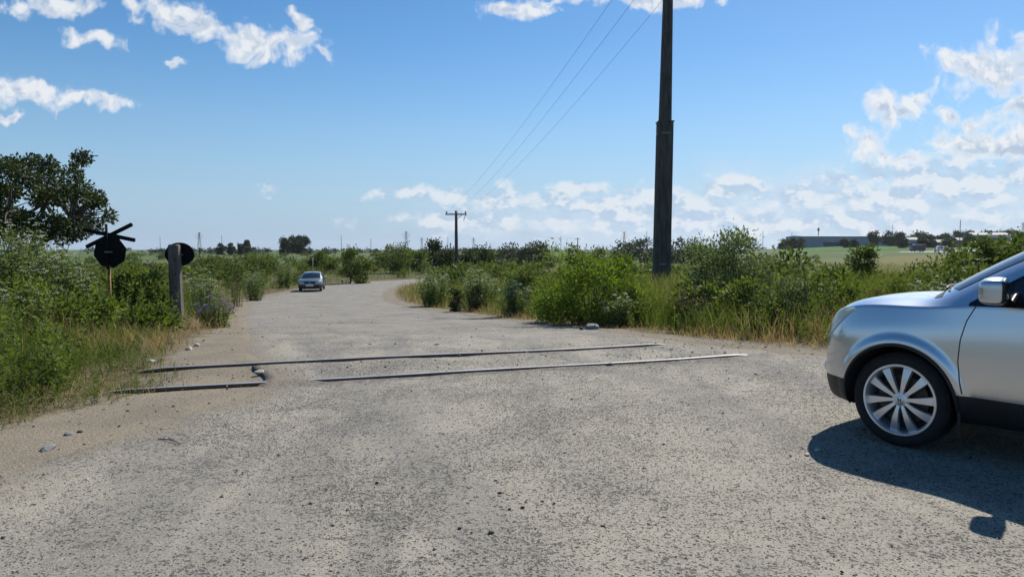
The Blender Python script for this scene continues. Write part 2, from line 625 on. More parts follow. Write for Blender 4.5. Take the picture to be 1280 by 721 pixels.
def ground_material():
    m, nt, out = new_mat('earth_and_fields')
    g = NG(nt)
    pos = g.n('ShaderNodeNewGeometry').outputs['Position']
    veg = g.n('ShaderNodeAttribute', attribute_name='veg').outputs['Fac']
    dirt, h = dirt_nodes(g, pos)
    nz = g.noise(pos, 2.2, 4, 0.6)
    litter = g.mix(g.step(g.noise(pos, 9.0, 5, 0.65), 0.35, 0.65), (0.075, 0.062, 0.036), (0.15, 0.118, 0.065))
    green = g.mix(g.step(g.noise(pos, 3.0, 5, 0.7), 0.35, 0.65), (0.045, 0.068, 0.022), (0.10, 0.115, 0.042))
    vv = g.math('ADD', veg, g.math('MULTIPLY', g.math('SUBTRACT', nz, 0.5), 1.3))
    c = g.mix(g.step(vv, -0.1, 0.45), dirt, litter)
    c = g.mix(g.step(vv, 0.9, 3.0), c, g.mix(0.55, litter, green))
    # farmland far off: strips of crops
    sep = g.n('ShaderNodeSeparateXYZ'); g.l(pos, sep.inputs[0])
    dist = g.vmath('LENGTH', pos)
    mp = g.n('ShaderNodeMapping')
    mp.inputs['Scale'].default_value = (0.0035, 0.012, 0.0)
    mp.inputs['Rotation'].default_value = (0, 0, 0.3)
    g.l(pos, mp.inputs[0])
    cell = g.voro(mp.outputs[0], 1.0, out='Color', rnd=0.9)
    sc = g.n('ShaderNodeSeparateColor'); g.l(cell, sc.inputs[0])
    crop = g.ramp(sc.outputs[0], [(0.0, (0.055, 0.105, 0.026)), (0.35, (0.10, 0.13, 0.05)), (0.6, (0.065, 0.12, 0.03)), (0.8, (0.15, 0.145, 0.07)), (1.0, (0.05, 0.09, 0.03))])
    mott = g.noise(pos, 0.05, 5, 0.6)
    crop = g.mix(g.math('MULTIPLY', g.step(mott, 0.4, 0.7), 0.5), crop, (0.12, 0.125, 0.055))
    c = g.mix(g.step(dist, 70.0, 160.0), c, crop)
    nrm = g.bump(h, 0.8, 0.012)
    bsdf(g, out, c, 0.95, 0, 0.1, nrm)
    return m

def catmull(pts, t):
    n = len(pts)
    i = int(min(max(math.floor(t), 0), n - 2))
    u = t - i
    p = [Vector(pts[min(max(i + k, 0), n - 1)]) for k in (-1, 0, 1, 2)]
    return 0.5 * ((2 * p[1]) + (p[2] - p[0]) * u + (2 * p[0] - 5 * p[1] + 4 * p[2] - p[3]) * u * u + (3 * p[1] - p[0] - 3 * p[2] + p[3]) * u ** 3)

def road_mesh():
    ts = []
    for i in range(len(RL) - 1):
        L = max(hypot(RL[i + 1][0] - RL[i][0], RL[i + 1][1] - RL[i][1]), hypot(RR[i + 1][0] - RR[i][0], RR[i + 1][1] - RR[i][1]))
        k = max(2, int(L / (0.2 if i < 10 else 0.7)))
        ts += [i + j / k for j in range(k)]
    ts.append(len(RL) - 1 - 1e-6)
    nu = 70
    us = np.linspace(0, 1, nu)
    rows = []
    edge = []
    for t in ts:
        a = catmull(RL, t); b = catmull(RR, t)
        P = np.outer(1 - us, np.array(a)) + np.outer(us, np.array(b))
        # ragged margins
        j = np.exp(-us / 0.03)[:, None] * 0.10 * wob(np.array(t * 9.0), np.array(0.0), 1.0, 5) * (0.1 if 3.4 < t < 5.6 else 1.0)
        j2 = np.exp(-(1 - us) / 0.03)[:, None] * 0.12 * wob(np.array(t * 9.0), np.array(3.0), 1.0, 6)
        P = P + np.array([[1.0, 0.0]]) * (j + j2)
        rows.append(P)
        W = (b - a).length
        edge.append(np.minimum(us, 1 - us) * W)
    rows = np.array(rows); edge = np.array(edge)
    X, Y = rows[..., 0], rows[..., 1]
    Z = base_z(X, Y)
    # worn shallow dips
    ins = sstep(edge, 0.05, 0.9)
    Z = Z + (0.006 * wob(X, Y, 5.0, 8) + 0.008 * wob(X, Y, 1.9, 9) * sstep(np.hypot(X, Y), 0, 3)) * ins - 0.012 * (1 - sstep(edge, 0.0, 0.5))
    a, b = rail_coords(X, Y)
    near_rail = np.minimum(np.abs(b), np.abs(b - GAUGE))
    Z = Z - 0.022 * np.exp(-(near_rail / 0.13) ** 2) * (0.55 + 0.45 * wob(X, Y, 3.0, 12))
    Z = Z + 0.058 * np.exp(-((a - 1.70) / 0.33) ** 4 - (b / 0.16) ** 2)
    in_pit = sstep(b, 0.0, 0.05) * (1 - sstep(b, GAUGE - 0.05, GAUGE)) * (edge < 1.0) * (us[None, :] < 0.5)
    Z = Z + in_pit * 0.012 * (1 - sstep(edge, 0.0, 0.5))
    # skirt so that the slab has a broken edge face
    Z2 = np.concatenate([Z[:, :1] - 0.16, Z, Z[:, -1:] - 0.16], 1)
    X2 = np.concatenate([X[:, :1], X, X[:, -1:]], 1)
    Y2 = np.concatenate([Y[:, :1], Y, Y[:, -1:]], 1)
    E2 = np.concatenate([edge[:, :1], edge, edge[:, -1:]], 1)
    V = np.stack([X2, Y2, Z2], -1).reshape(-1, 3)
    nv = nu + 2
    i = np.arange(len(ts) - 1)[:, None]; k = np.arange(nv - 1)[None, :]
    q = np.stack([i * nv + k, i * nv + k + 1, (i + 1) * nv + k + 1, (i + 1) * nv + k], -1).reshape(-1, 4)
    return np_mesh('road', V, q, {'edge': ('POINT', E2.ravel())})

LANES = (1.29, -0.55, 4.6, 6.5)      # worn wheel tracks, offsets of x + 0.393 y
def road_material():
    m, nt, out = new_mat('worn_dusty_asphalt')
    g = NG(nt)
    pos = g.n('ShaderNodeNewGeometry').outputs['Position']
    edge = g.n('ShaderNodeAttribute', attribute_name='edge').outputs['Fac']
    sep = g.n('ShaderNodeSeparateXYZ'); g.l(pos, sep.inputs[0])
    flat = g.n('ShaderNodeCombineXYZ'); g.l(sep.outputs[0], flat.inputs[0]); g.l(sep.outputs[1], flat.inputs[1])
    P = flat.outputs[0]
    big = g.noise(P, 0.45, 4, 0.6, 0.6)
    big2 = g.noise(P, 1.3, 5, 0.62, 0.4)
    mid = g.noise(P, 7.0, 5, 0.65)
    grain = g.noise(P, 70.0, 3, 0.6)
    fine = g.noise(P, 170.0, 2, 0.6)
    wj = g.n('ShaderNodeTexNoise'); g.l(P, wj.inputs['Vector']); wj.inputs['Scale'].default_value = 25.0
    Pw = g.vmath('ADD', P, g.vmath('SCALE', g.vmath('SUBTRACT', wj.outputs['Color'], (0.5, 0.5, 0.5)), scale=0.03))
    pits = g.voro(Pw, 46.0)
    holes = g.voro(Pw, 13.0)
    stones = g.voro(P, 85.0, out='Color')
    # how worn: dust-filled, or bare open aggregate
    worn = g.step(g.math('ADD', g.math('MULTIPLY', big, 0.45), g.math('MULTIPLY', big2, 0.55)), 0.38, 0.60)
    far = g.step(sep.outputs[1], 10.5, 15.0)
    mpt = g.n('ShaderNodeMapping'); mpt.inputs['Rotation'].default_value = (0, 0, 0.18); mpt.inputs['Scale'].default_value = (1.0, 0.16, 1.0); g.l(P, mpt.inputs[0])
    track = g.noise(mpt.outputs[0], 1.15, 4, 0.55, 0.5)
    smooth = g.step(track, 0.50, 0.64)
    smooth = g.math('MULTIPLY', smooth, g.step(mid, 0.25, 0.55))
    smooth = g.math('MAXIMUM', smooth, g.math('MULTIPLY', far, 0.72))
    lane = g.math('ADD', g.math('ADD', sep.outputs[0], g.math('MULTIPLY', sep.outputs[1], 0.393)), g.math('MULTIPLY', g.math('SUBTRACT', big2, 0.5), 0.7))
    for off in LANES:
        tk = g.step(g.math('ABSOLUTE', g.math('SUBTRACT', lane, off)), 0.10, 0.38, 0.8, 0.0)
        smooth = g.math('MAXIMUM', smooth, g.math('MULTIPLY', tk, g.step(mid, 0.25, 0.5)))
    dust = g.mix(g.step(big2, 0.35, 0.65), (0.378, 0.346, 0.282), (0.310, 0.289, 0.245))
    tar = g.mix(g.step(mid, 0.35, 0.65), (0.165, 0.158, 0.148), (0.22, 0.208, 0.188))
    c = g.mix(g.math('MULTIPLY', smooth, 0.85), dust, tar)
    sc = g.n('ShaderNodeSeparateColor'); g.l(stones, sc.inputs[0])
    c = g.mix(0.30, c, g.mix(sc.outputs[1], (0.12, 0.108, 0.09), (0.42, 0.37, 0.28)))
    # open texture between the stones: the dust lies on the high spots only
    va = g.voro(Pw, 36.0)
    vb = g.voro(Pw, 75.0)
    open_n = g.math('ADD', g.math('MINIMUM', va, g.math('ADD', vb, 0.04)), g.math('MULTIPLY', g.math('SUBTRACT', g.noise(Pw, 13.0, 4, 0.7), 0.5), 0.85))
    lim = g.math('ADD', 0.17, g.math('MULTIPLY', worn, 0.20))
    lim = g.math('SUBTRACT', lim, g.math('MULTIPLY', far, 0.06))
    pm = g.step(g.math('SUBTRACT', open_n, lim), -0.06, 0.05, 1.0, 0.0)
    c = g.mix(g.math('MULTIPLY', pm, 0.80), c, g.mix(smooth, (0.080, 0.070, 0.057), (0.095, 0.089, 0.080)))
    pv = g.step(g.math('ADD', pits, g.math('MULTIPLY', g.math('SUBTRACT', mid, 0.5), 0.35)), 0.06, 0.15, 1.0, 0.0)
    c = g.mix(g.math('MULTIPLY', pv, 0.75), c, (0.05, 0.045, 0.038))
    hm = g.step(g.math('ADD', holes, g.math('MULTIPLY', g.math('SUBTRACT', big2, 0.5), 0.6)), 0.06, 0.12, 1.0, 0.0)
    c = g.mix(g.math('MULTIPLY', hm, 0.85), c, (0.042, 0.038, 0.033))
    tone = g.noise(Pw, 52.0, 5, 0.78)
    c = g.mix(1.0, c, g.ramp(tone, [(0.25, (0.52, 0.50, 0.47)), (0.5, (0.96, 0.96, 0.96)), (0.75, (1.0, 1.0, 1.0))]), 'MULTIPLY')
    # broken, dirty band along each rail
    bb = g.math('SUBTRACT', g.vmath('DOT_PRODUCT', P, (float(rnor[0]), float(rnor[1]), 0.0)), float(RA0 @ rnor))
    bn = g.math('ADD', bb, g.math('MULTIPLY', g.math('SUBTRACT', big2, 0.5), 0.30))
    z1 = g.step(g.math('ABSOLUTE', g.math('ADD', bn, 0.13)), 0.04, 0.24, 1.0, 0.0)
    z2 = g.step(g.math('ABSOLUTE', g.math('SUBTRACT', bn, GAUGE + 0.02)), 0.04, 0.16, 1.0, 0.0)
    zz = g.math('MULTIPLY', g.math('MAXIMUM', z1, z2), g.step(mid, 0.34, 0.56))
    c = g.mix(g.math('MULTIPLY', zz, 0.62), c, (0.085, 0.078, 0.068))
    # cracks on the older carriageway
    ck = g.voro(g.vmath('ADD', P, g.vmath('SCALE', wj.outputs['Color'], scale=0.25)), 0.9, feature='DISTANCE_TO_EDGE')
    cm = g.math('MULTIPLY', g.step(ck, 0.004, 0.016, 1.0, 0.0), g.step(big, 0.45, 0.6))
    c = g.mix(g.math('MULTIPLY', cm, 0.6), c, (0.06, 0.055, 0.05))
    dirt, dh = dirt_nodes(g, pos)
    em = g.math('ADD', edge, g.math('MULTIPLY', g.math('SUBTRACT', big2, 0.5), 1.6))
    em = g.math('ADD', em, g.math('MULTIPLY', g.math('SUBTRACT', mid, 0.5), 0.7))
    c = g.mix(g.step(em, 0.0, g.math('SUBTRACT', 0.75, g.math('MULTIPLY', far, 0.35)), 1.0, 0.0), c, dirt)
    h = g.math('ADD', g.math('MULTIPLY', grain, 0.35), g.math('MULTIPLY', fine, 0.2))
    h = g.math('SUBTRACT', h, g.math('MULTIPLY', pm, 0.55))
    h = g.math('SUBTRACT', h, g.math('MULTIPLY', hm, 0.6))
    nrm = g.bump(h, 1.0, 0.016)
    bsdf(g, out, c, 0.88, 0, 0.25, nrm)
    return m

g_me = ground_sheet()
tag(link_mesh('ground', g_me, ground_material(), smooth=True), kind='structure')
tag(link_mesh('road', road_mesh(), road_material(), smooth=True), kind='structure')

# ------------------------------------------------------------------ rails
def rail_material():
    m, nt, out = new_mat('rail_steel')
    g = NG(nt)
    geo = g.n('ShaderNodeNewGeometry')
    sp = g.n('ShaderNodeSeparateXYZ'); g.l(geo.outputs['True Normal'], sp.inputs[0])
    up = g.step(sp.outputs[2], 0.75, 0.95)
    nz = g.noise(geo.outputs['Position'], 25.0, 4, 0.6)
    nz2 = g.noise(geo.outputs['Position'], 2.0, 3, 0.6)
    rust = g.mix(nz, (0.07, 0.042, 0.03), (0.15, 0.085, 0.055))
    worn = g.mix(g.step(nz2, 0.3, 0.7), (0.60, 0.58, 0.56), (0.48, 0.45, 0.42))
    c = g.mix(up, rust, worn)
    r = g.math('ADD', g.math('MULTIPLY', nz, 0.15), g.math('SUBTRACT', 0.75, g.math('MULTIPLY', up, 0.40)))
    bsdf(g, out, c, r, g.math('MULTIPLY', up, 0.9), 0.4)
    return m

RAILM = rail_material()
def build_rail(off, a0, a1, label):
    hd, top = 0.036, 0.016
    prof = [(-hd, -0.008), (-hd + 0.006, 0.0), (hd - 0.006, 0.0), (hd, -0.008), (hd, -0.032), (0.012, -0.042), (0.010, -0.12), (0.07, -0.135), (0.07, -0.15),
            (-0.07, -0.15), (-0.07, -0.135), (-0.010, -0.12), (-0.012, -0.042), (-hd, -0.032)]
    mb = MB()
    n = 40
    vs = []; fs = []
    for i in range(n + 1):
        a = a0 + (a1 - a0) * i / n
        cx, cy = RA0 + rdir * a + rnor * off
        zz = float(base_z(cx, cy)) + top + 0.006 * sin(a * 0.7) - 0.05 * max(0.0, (i / n - 0.93) / 0.07) ** 2 - 0.05 * max(0.0, 1 - i / n / 0.05) ** 2
        for (o, z) in prof:
            vs.append((cx + rnor[0] * o, cy + rnor[1] * o, zz + z))
    m = len(prof)
    for i in range(n):
        for k in range(m):
            k2 = (k + 1) % m
            fs.append((i * m + k, i * m + k2, (i + 1) * m + k2, (i + 1) * m + k))
    fs.append(tuple(range(m))); fs.append(tuple(n * m + k for k in range(m))[::-1])
    mb.add(vs, fs)
    o = mb.build('rail', RAILM)
    tag(o, label, 'rail', 'rails of the level crossing')
LA = np.linalg.norm(RA1 - RA0)
build_rail(0.0, -0.25, LA + 0.25, 'nearer worn steel rail crossing the dusty road')
build_rail(GAUGE, 0.0, LA - 0.2, 'farther worn steel rail crossing the road, on the bend side')
# ------------------------------------------------------------------ vegetation builders
def unit(v):
    return v / np.maximum(np.linalg.norm(v, axis=-1, keepdims=True), 1e-9)

def leaves(C, d, L, W, tint, rng, fold=0.0):
    """one diamond-shaped face per leaf"""
    n = len(C)
    d = unit(d)
    r = rng.normal(size=(n, 3))
    s = unit(np.cross(d, r))
    up = np.cross(s, d)
    L = np.broadcast_to(np.asarray(L, float), (n,))[:, None]
    W = np.broadcast_to(np.asarray(W, float), (n,))[:, None]
    v0 = C
    v1 = C + d * L * 0.45 + s * W * 0.5 + up * L * fold
    v2 = C + d * L
    v3 = C + d * L * 0.45 - s * W * 0.5 + up * L * fold
    V = np.stack([v0, v1, v2, v3], 1).reshape(-1, 3)
    Q = np.arange(n * 4).reshape(n, 4)
    return V, Q, np.asarray(tint, float)

def join(parts):
    Vs, Qs, Ts = [], [], []
    o = 0
    for V, Q, T in parts:
        Vs.append(V); Qs.append(Q + o); Ts.append(T)
        o += len(V)
    return np.vstack(Vs), np.vstack(Qs), np.concatenate(Ts)

def veg_mesh(name, part):
    V, Q, T = part
    return np_mesh(name, V, Q, {'tint': ('FACE', T)})

def stems_mesh(name, paths, n=5):
    mb = MB()
    for pts, r in paths:
        mb.tube(pts, r, n, cap=False)
    me = bpy.data.meshes.new(name)
    me.from_pydata(mb.v, [], mb.f)
    me.polygons.foreach_set('use_smooth', [True] * len(me.polygons))
    return me

def curve_path(a, b, rng, sag=0.15, k=4):
    a = np.array(a, float); b = np.array(b, float)
    L = np.linalg.norm(b - a)
    off = rng.normal(size=3) * L * sag
    off[2] = abs(off[2]) * 0.6
    out = []
    for i in range(k + 1):
        t = i / k
        out.append(a * (1 - t) + b * t + off * 4 * t * (1 - t) * 0.5 + rng.normal(size=3) * L * 0.012 * (0 < i < k))
    return out

def bush(seed, h, w, n_leaf, leaf, lw, clumps=26, low=0.12, trunk=0.0, stem_r=0.014, spread=0.30, ragged=0.35, droop=0.0, crown_low=None, narrow=0.62):
    """crown of leaf clumps carried on curved stems; trunk > 0 gives a tree"""
    rng = np.random.default_rng(seed)
    cs = []
    z_lo = (trunk if crown_low is None else crown_low) + low * h
    hc = h - z_lo
    lobes = rng.uniform(0.65, 1.12, 7)
    tries = 0
    while len(cs) < clumps and tries < 4000:
        tries += 1
        p = rng.uniform(-1, 1, 3)
        p[2] = rng.uniform(0, 1)
        rr = hypot(p[0], p[1])
        az = (atan2(p[1], p[0]) + pi) / (2 * pi) * 7
        lob = lobes[int(az) % 7] * (1 - (az % 1)) + lobes[(int(az) + 1) % 7] * (az % 1)
        prof = math.sqrt(max(0.02, 1 - (abs(p[2] - 0.38) / narrow) ** 2)) * lob
        if rr > prof: continue
        if rr < prof * 0.45 and p[2] < 0.75 and rng.random() < 0.6: continue
        cs.append((p[0] * w * 0.5, p[1] * w * 0.5, z_lo + p[2] * hc * rng.uniform(0.86, 1.0)))
    cs = np.array(cs)
    cr = (0.9 * (w * w * hc * 0.5 / clumps) ** (1 / 3)) * (1 - ragged * rng.random(len(cs)))
    cnt = rng.multinomial(n_leaf, cr ** 2 / (cr ** 2).sum())
    C, T, O = [], [], []
    for c, r, k in zip(cs, cr, cnt):
        g = rng.normal(size=(k, 3)) * r * np.array((0.46, 0.46, 0.36))
        C.append(c + g)
        T.append(np.clip(rng.normal(0.5 + rng.normal() * 0.16, 0.20, k), 0, 1))
        O.append(g)
    C = np.vstack(C); O = np.vstack(O); T = np.concatenate(T)
    C[:, 2] = np.maximum(C[:, 2], 0.03)
    out = unit(C - np.array((0, 0, z_lo + hc * 0.3)))
    d = out * 0.5 + unit(O + 1e-6) * 0.5 + rng.normal(size=C.shape) * 0.6
    d[:, 2] += 0.12 - droop
    L = leaf * rng.uniform(0.65, 1.3, len(C))
    part = leaves(C, d, L, L * lw, T, rng, 0.06)
    paths = []
    if trunk > 0:
        top = np.array((rng.normal() * 0.04 * h, rng.normal() * 0.04 * h, trunk))
        tp = curve_path((0, 0, -0.15), top, rng, 0.05)
        r0 = stem_r
        paths.append((tp, [r0 * 1.15, r0, r0 * 0.92, r0 * 0.86, r0 * 0.8]))
        for c in cs:
            p = curve_path(top - np.array((0, 0, trunk * 0.25 * rng.random())), c, rng, 0.12)
            q = r0 * rng.uniform(0.28, 0.5)
            paths.append((p, [q, q * 0.8, q * 0.6, q * 0.4, q * 0.15]))
    else:
        for c in cs:
            b = (c[0] * spread * rng.uniform(0.3, 1), c[1] * spread * rng.uniform(0.3, 1), -0.05)
            q = stem_r * rng.uniform(0.6, 1.2)
            paths.append((curve_path(b, c, rng, 0.10), [q, q * 0.85, q * 0.7, q * 0.5, q * 0.25]))
    return part, paths

def umbel_plant(seed, h, w, stalks, leaf=0.05, umbel=0.05, leaf_n=40, flowers=1.0):
    rng = np.random.default_rng(seed)
    lv, fl, paths = [], [], []
    for i in range(stalks):
        a = rng.uniform(0, 2 * pi); r = math.sqrt(rng.random()) * w * 0.5
        base = np.array((r * 0.55 * cos(a), r * 0.55 * sin(a), -0.03))
        hh = h * (rng.uniform(0.55, 1.0)) * (1 - 0.28 * (r / (w * 0.5)) ** 2)
        top = np.array((r * cos(a), r * sin(a), hh))
        p = curve_path(base, top, rng, 0.05)
        paths.append((p, [0.010, 0.009, 0.007, 0.005, 0.003]))
        P = np.array(p)
        heads = [P[-1]] if rng.random() < 0.8 else []
        for j in range(rng.integers(1, 4)):
            t = rng.uniform(0.55, 0.9)
            q = P[0] * (1 - t) + P[-1] * t
            e = q + np.array((rng.normal() * 0.10, rng.normal() * 0.10, rng.uniform(0.06, 0.18)))
            paths.append(([q, (q + e) / 2 + np.array((0, 0, -0.01)), e], [0.004, 0.003, 0.002]))
            heads.append(e)
        for c in heads:
            if rng.random() > flowers: continue
            k = 14
            rr = np.sqrt(rng.random(k)) * umbel * rng.uniform(0.7, 1.2); aa = rng.uniform(0, 2 * pi, k)
            C = np.stack([c[0] + rr * np.cos(aa), c[1] + rr * np.sin(aa), c[2] + 0.012 - rr * 0.25 + rng.normal(size=k) * 0.004], 1)
            d = rng.normal(size=(k, 3)); d[:, 2] *= 0.3
            fl.append(leaves(C, d, 0.022, 0.020, rng.uniform(0.0, 1, k), rng))
        k = leaf_n
        t = rng.uniform(0.05, 0.92, k)[:, None]
        C = P[0] * (1 - t) + P[-1] * t + rng.normal(size=(k, 3)) * np.array((0.07, 0.07, 0.05))
        C[:, 2] = np.maximum(C[:, 2], 0.02)
        d = rng.normal(size=(k, 3)); d[:, 2] = d[:, 2] * 0.6 + 0.1
        lv.append(leaves(C, d, leaf * rng.uniform(0.6, 1.4, k), leaf * 0.42, np.clip(rng.normal(0.5, 0.22, k), 0, 1), rng))
    return join(lv), join(fl), paths

def blades(x, y, z, h, w, lean, tint, rng):
    n = len(x)
    a = rng.uniform(0, 2 * pi, n)
    dx, dy = np.cos(a), np.sin(a)
    b = rng.uniform(0, 2 * pi, n)
    lx, ly = np.cos(b) * lean * h, np.sin(b) * lean * h
    def lv(t, ww):
        cx = x + lx * t * t; cy = y + ly * t * t; cz = z + h * t * (1 - 0.25 * lean * t)
        return (np.stack([cx - dx * w * ww, cy - dy * w * ww, cz], 1), np.stack([cx + dx * w * ww, cy + dy * w * ww, cz], 1))
    a0, a1 = lv(0.0, 0.5); b0, b1 = lv(0.55, 0.42); c0, c1 = lv(1.0, 0.06)
    V = np.stack([a0, a1, b0, b1, c0, c1], 1).reshape(-1, 3)
    o = np.arange(n)[:, None] * 6
    Q = np.concatenate([o + np.array([[0, 1, 3, 2]]), o + np.array([[2, 3, 5, 4]])], 1).reshape(-1, 4)
    return V, Q, np.repeat(tint, 2)

def scatter(n, px0, px1, D0, D1, rng, power=0.0):
    px = rng.uniform(px0, px1, n)
    D = np.exp(rng.uniform(np.log(D0), np.log(D1), n))
    return (px - 640) / FPX * D, D

def gh(x, y):
    return ground_z(np.asarray(x, float), np.asarray(y, float))

# ------------------------------------------------------------------ plant materials
M_GRASS = leaf_mat('green_grass_blades', (0.052, 0.080, 0.016), (0.165, 0.200, 0.046), 0.48)
M_DRY = leaf_mat('dry_grass_blades', (0.24, 0.18, 0.080), (0.50, 0.39, 0.19), 0.46, tcol=(1.1, 1.0, 0.8))
M_WEED = leaf_mat('weed_leaves', (0.048, 0.075, 0.018), (0.185, 0.220, 0.054), 0.47)
M_SCRUB = leaf_mat('scrub_leaves', (0.042, 0.064, 0.018), (0.150, 0.178, 0.050), 0.42)
M_BRIGHT = leaf_mat('bright_leaves', (0.056, 0.096, 0.012), (0.195, 0.265, 0.032), 0.48)
M_SILVER = leaf_mat('silver_leaves', (0.074, 0.104, 0.040), (0.245, 0.280, 0.120), 0.42, tcol=(1.0, 1.1, 0.75))
M_DARK = leaf_mat('dark_leaves', (0.022, 0.036, 0.011), (0.068, 0.086, 0.028), 0.30)
M_WILLOW = leaf_mat('grey_green_leaves', (0.055, 0.072, 0.042), (0.125, 0.145, 0.088), 0.25, tcol=(1.0, 1.05, 0.8))
M_FAR = leaf_mat('far_tree_leaves', (0.030, 0.045, 0.024), (0.068, 0.085, 0.044), 0.22)
M_FLOWER = leaf_mat('white_umbel_flowers', (0.38, 0.42, 0.27), (0.66, 0.68, 0.52), 0.42, tcol=(1, 1, 0.9))
M_HEMLOCK = leaf_mat('pale_weed_leaves', (0.062, 0.098, 0.024), (0.200, 0.245, 0.080), 0.46)
M_RUSTY = leaf_mat('rusty_seed_heads', (0.09, 0.045, 0.02), (0.22, 0.13, 0.055), 0.25, tcol=(1.1, 0.9, 0.7))
M_VIOLET = leaf_mat('violet_flowers', (0.13, 0.11, 0.20), (0.30, 0.27, 0.42), 0.3, tcol=(1, 1, 1))
M_STEM = simple('green_stems', (0.085, 0.095, 0.04), 0.8, var=0.3)
M_BARK = simple('grey_brown_bark', (0.095, 0.078, 0.058), 0.9, var=0.35, scale=9, bump=0.6, bscale=40)
M_TWIG = simple('dead_twigs', (0.06, 0.05, 0.042), 0.9, var=0.3)

# ------------------------------------------------------------------ grass and weeds too many to count
def build_grass():
    rng = np.random.default_rng(5)
    green, dry = [], []
    def sow(n, px0, px1, D0, D1, d0, d1, hf, wf, lean, dryness, edge_fade=0.3):
        x, y = scatter(n, px0, px1, D0, D1, rng)
        d = poly_dist(x, y, BARE) + 0.28 * wob(x, y, 3.5, 21) + 0.12 * wob(x, y, 11.0, 22)
        patch = 0.5 + 0.5 * wob(x, y, 1.7, 23)
        keep = (d > d0) & (d < d1) & (rng.random(n) < np.clip((d - d0) / edge_fade + 0.12, 0, 1)) & (rng.random(n) < 0.35 + 0.8 * patch)
        x, y, d, patch = x[keep], y[keep], d[keep], patch[keep]
        z = gh(x, y) - 0.01
        k = len(x)
        h = hf(x, y, d) * rng.uniform(0.55, 1.25, k) * (0.75 + 0.5 * patch)
        w = wf * (0.7 + 0.03 * y) * rng.uniform(0.7, 1.3, k)
        t = np.clip(rng.normal(0.5, 0.22, k) + 0.25 * (patch - 0.5), 0, 1)
        dr = rng.random(k) < np.clip(dryness(x, y, d) + 0.35 * wob(x, y, 1.2, 24), 0.02, 0.98)
        for sel, dst in ((dr, dry), (~dr, green)):
            if sel.any():
                dst.append(blades(x[sel], y[sel], z[sel], h[sel], w[sel], rng.uniform(*lean, sel.sum()), t[sel], rng))
    # short ragged fringe along every margin
    sow(60000, -260, 700, 3.5, 34, -0.10, 1.3, lambda x, y, d: np.clip(0.10 + 0.16 * d + 0.12 * (y > 10), 0.06, 0.42), 0.007, (0.3, 1.3), lambda x, y, d: np.clip(0.45 - 0.25 * d + 0.7 * ((y > 10.5) & (d < 0.8)), 0.10, 1))
    sow(90000, 480, 1500, 8.5, 60, -0.05, 1.5, lambda x, y, d: np.clip(0.12 + 0.19 * d, 0.08, 0.38), 0.007, (0.3, 1.1), lambda x, y, d: np.clip(1.15 - 0.62 * d, 0.1, 1), 0.12)
    # tall green stand on the left
    sow(120000, -300, 420, 5.5, 34, 0.9, 40, lambda x, y, d: np.clip(0.20 + 0.30 * (d - 0.8), 0.16, 0.75), 0.008, (0.15, 0.8), lambda x, y, d: np.where(d < 1.3, 0.10, 0.03))
    # tall growth on the right
    sow(110000, 500, 1500, 10, 45, 0.6, 60, lambda x, y, d: np.clip(0.35 + 0.18 * d, 0.3, 0.8), 0.008, (0.15, 0.7), lambda x, y, d: np.clip(0.20 - 0.06 * d, 0.05, 1))
    # rough meadow farther out
    sow(90000, -200, 1450, 28, 160, 0.2, 400, lambda x, y, d: np.clip(0.4 + 0.1 * d, 0.3, 0.75), 0.010, (0.15, 0.7), lambda x, y, d: np.where(d < 1.2, 0.6, 0.22))
    tag(link_mesh('green_grass', veg_mesh('green_grass', join(green)), M_GRASS), kind='stuff')
    tag(link_mesh('dry_grass', veg_mesh('dry_grass', join(dry)), M_DRY), kind='stuff')
build_grass()

def herb(seed, h, n=60, leaf=0.09):
    """one leafy stalk"""
    rng = np.random.default_rng(seed)
    t = rng.random(n) ** 0.8
    lean = rng.normal(size=2) * 0.15 * h
    C = np.stack([lean[0] * t * t, lean[1] * t * t, h * t], 1)
    a = rng.uniform(0, 2 * pi, n)
    d = np.stack([np.cos(a), np.sin(a), rng.uniform(0.0, 0.8, n)], 1)
    L = leaf * (1.1 - 0.75 * t) * rng.uniform(0.7, 1.4, n)
    return leaves(C, d, L, L * 0.34, np.clip(0.3 + 0.4 * t + rng.normal(0, 0.15, n), 0, 1), rng, -0.06)

def replicate(templates, x, y, z, s, rng, tjit=0.12):
    parts = []
    for i in range(len(x)):
        V, Q, T = templates[rng.integers(len(templates))]
        a = rng.uniform(0, 2 * pi)
        c, sn = cos(a), sin(a)
        R = np.array(((c, -sn, 0), (sn, c, 0), (0, 0, 1)))
        sc = np.array((s[i] * rng.uniform(0.85, 1.2), s[i] * rng.uniform(0.85, 1.2), s[i] * rng.uniform(0.8, 1.2)))
        parts.append(((V * sc) @ R.T + np.array((x[i], y[i], z[i])), Q, np.clip(T + rng.normal() * tjit, 0, 1)))
    return join(parts)

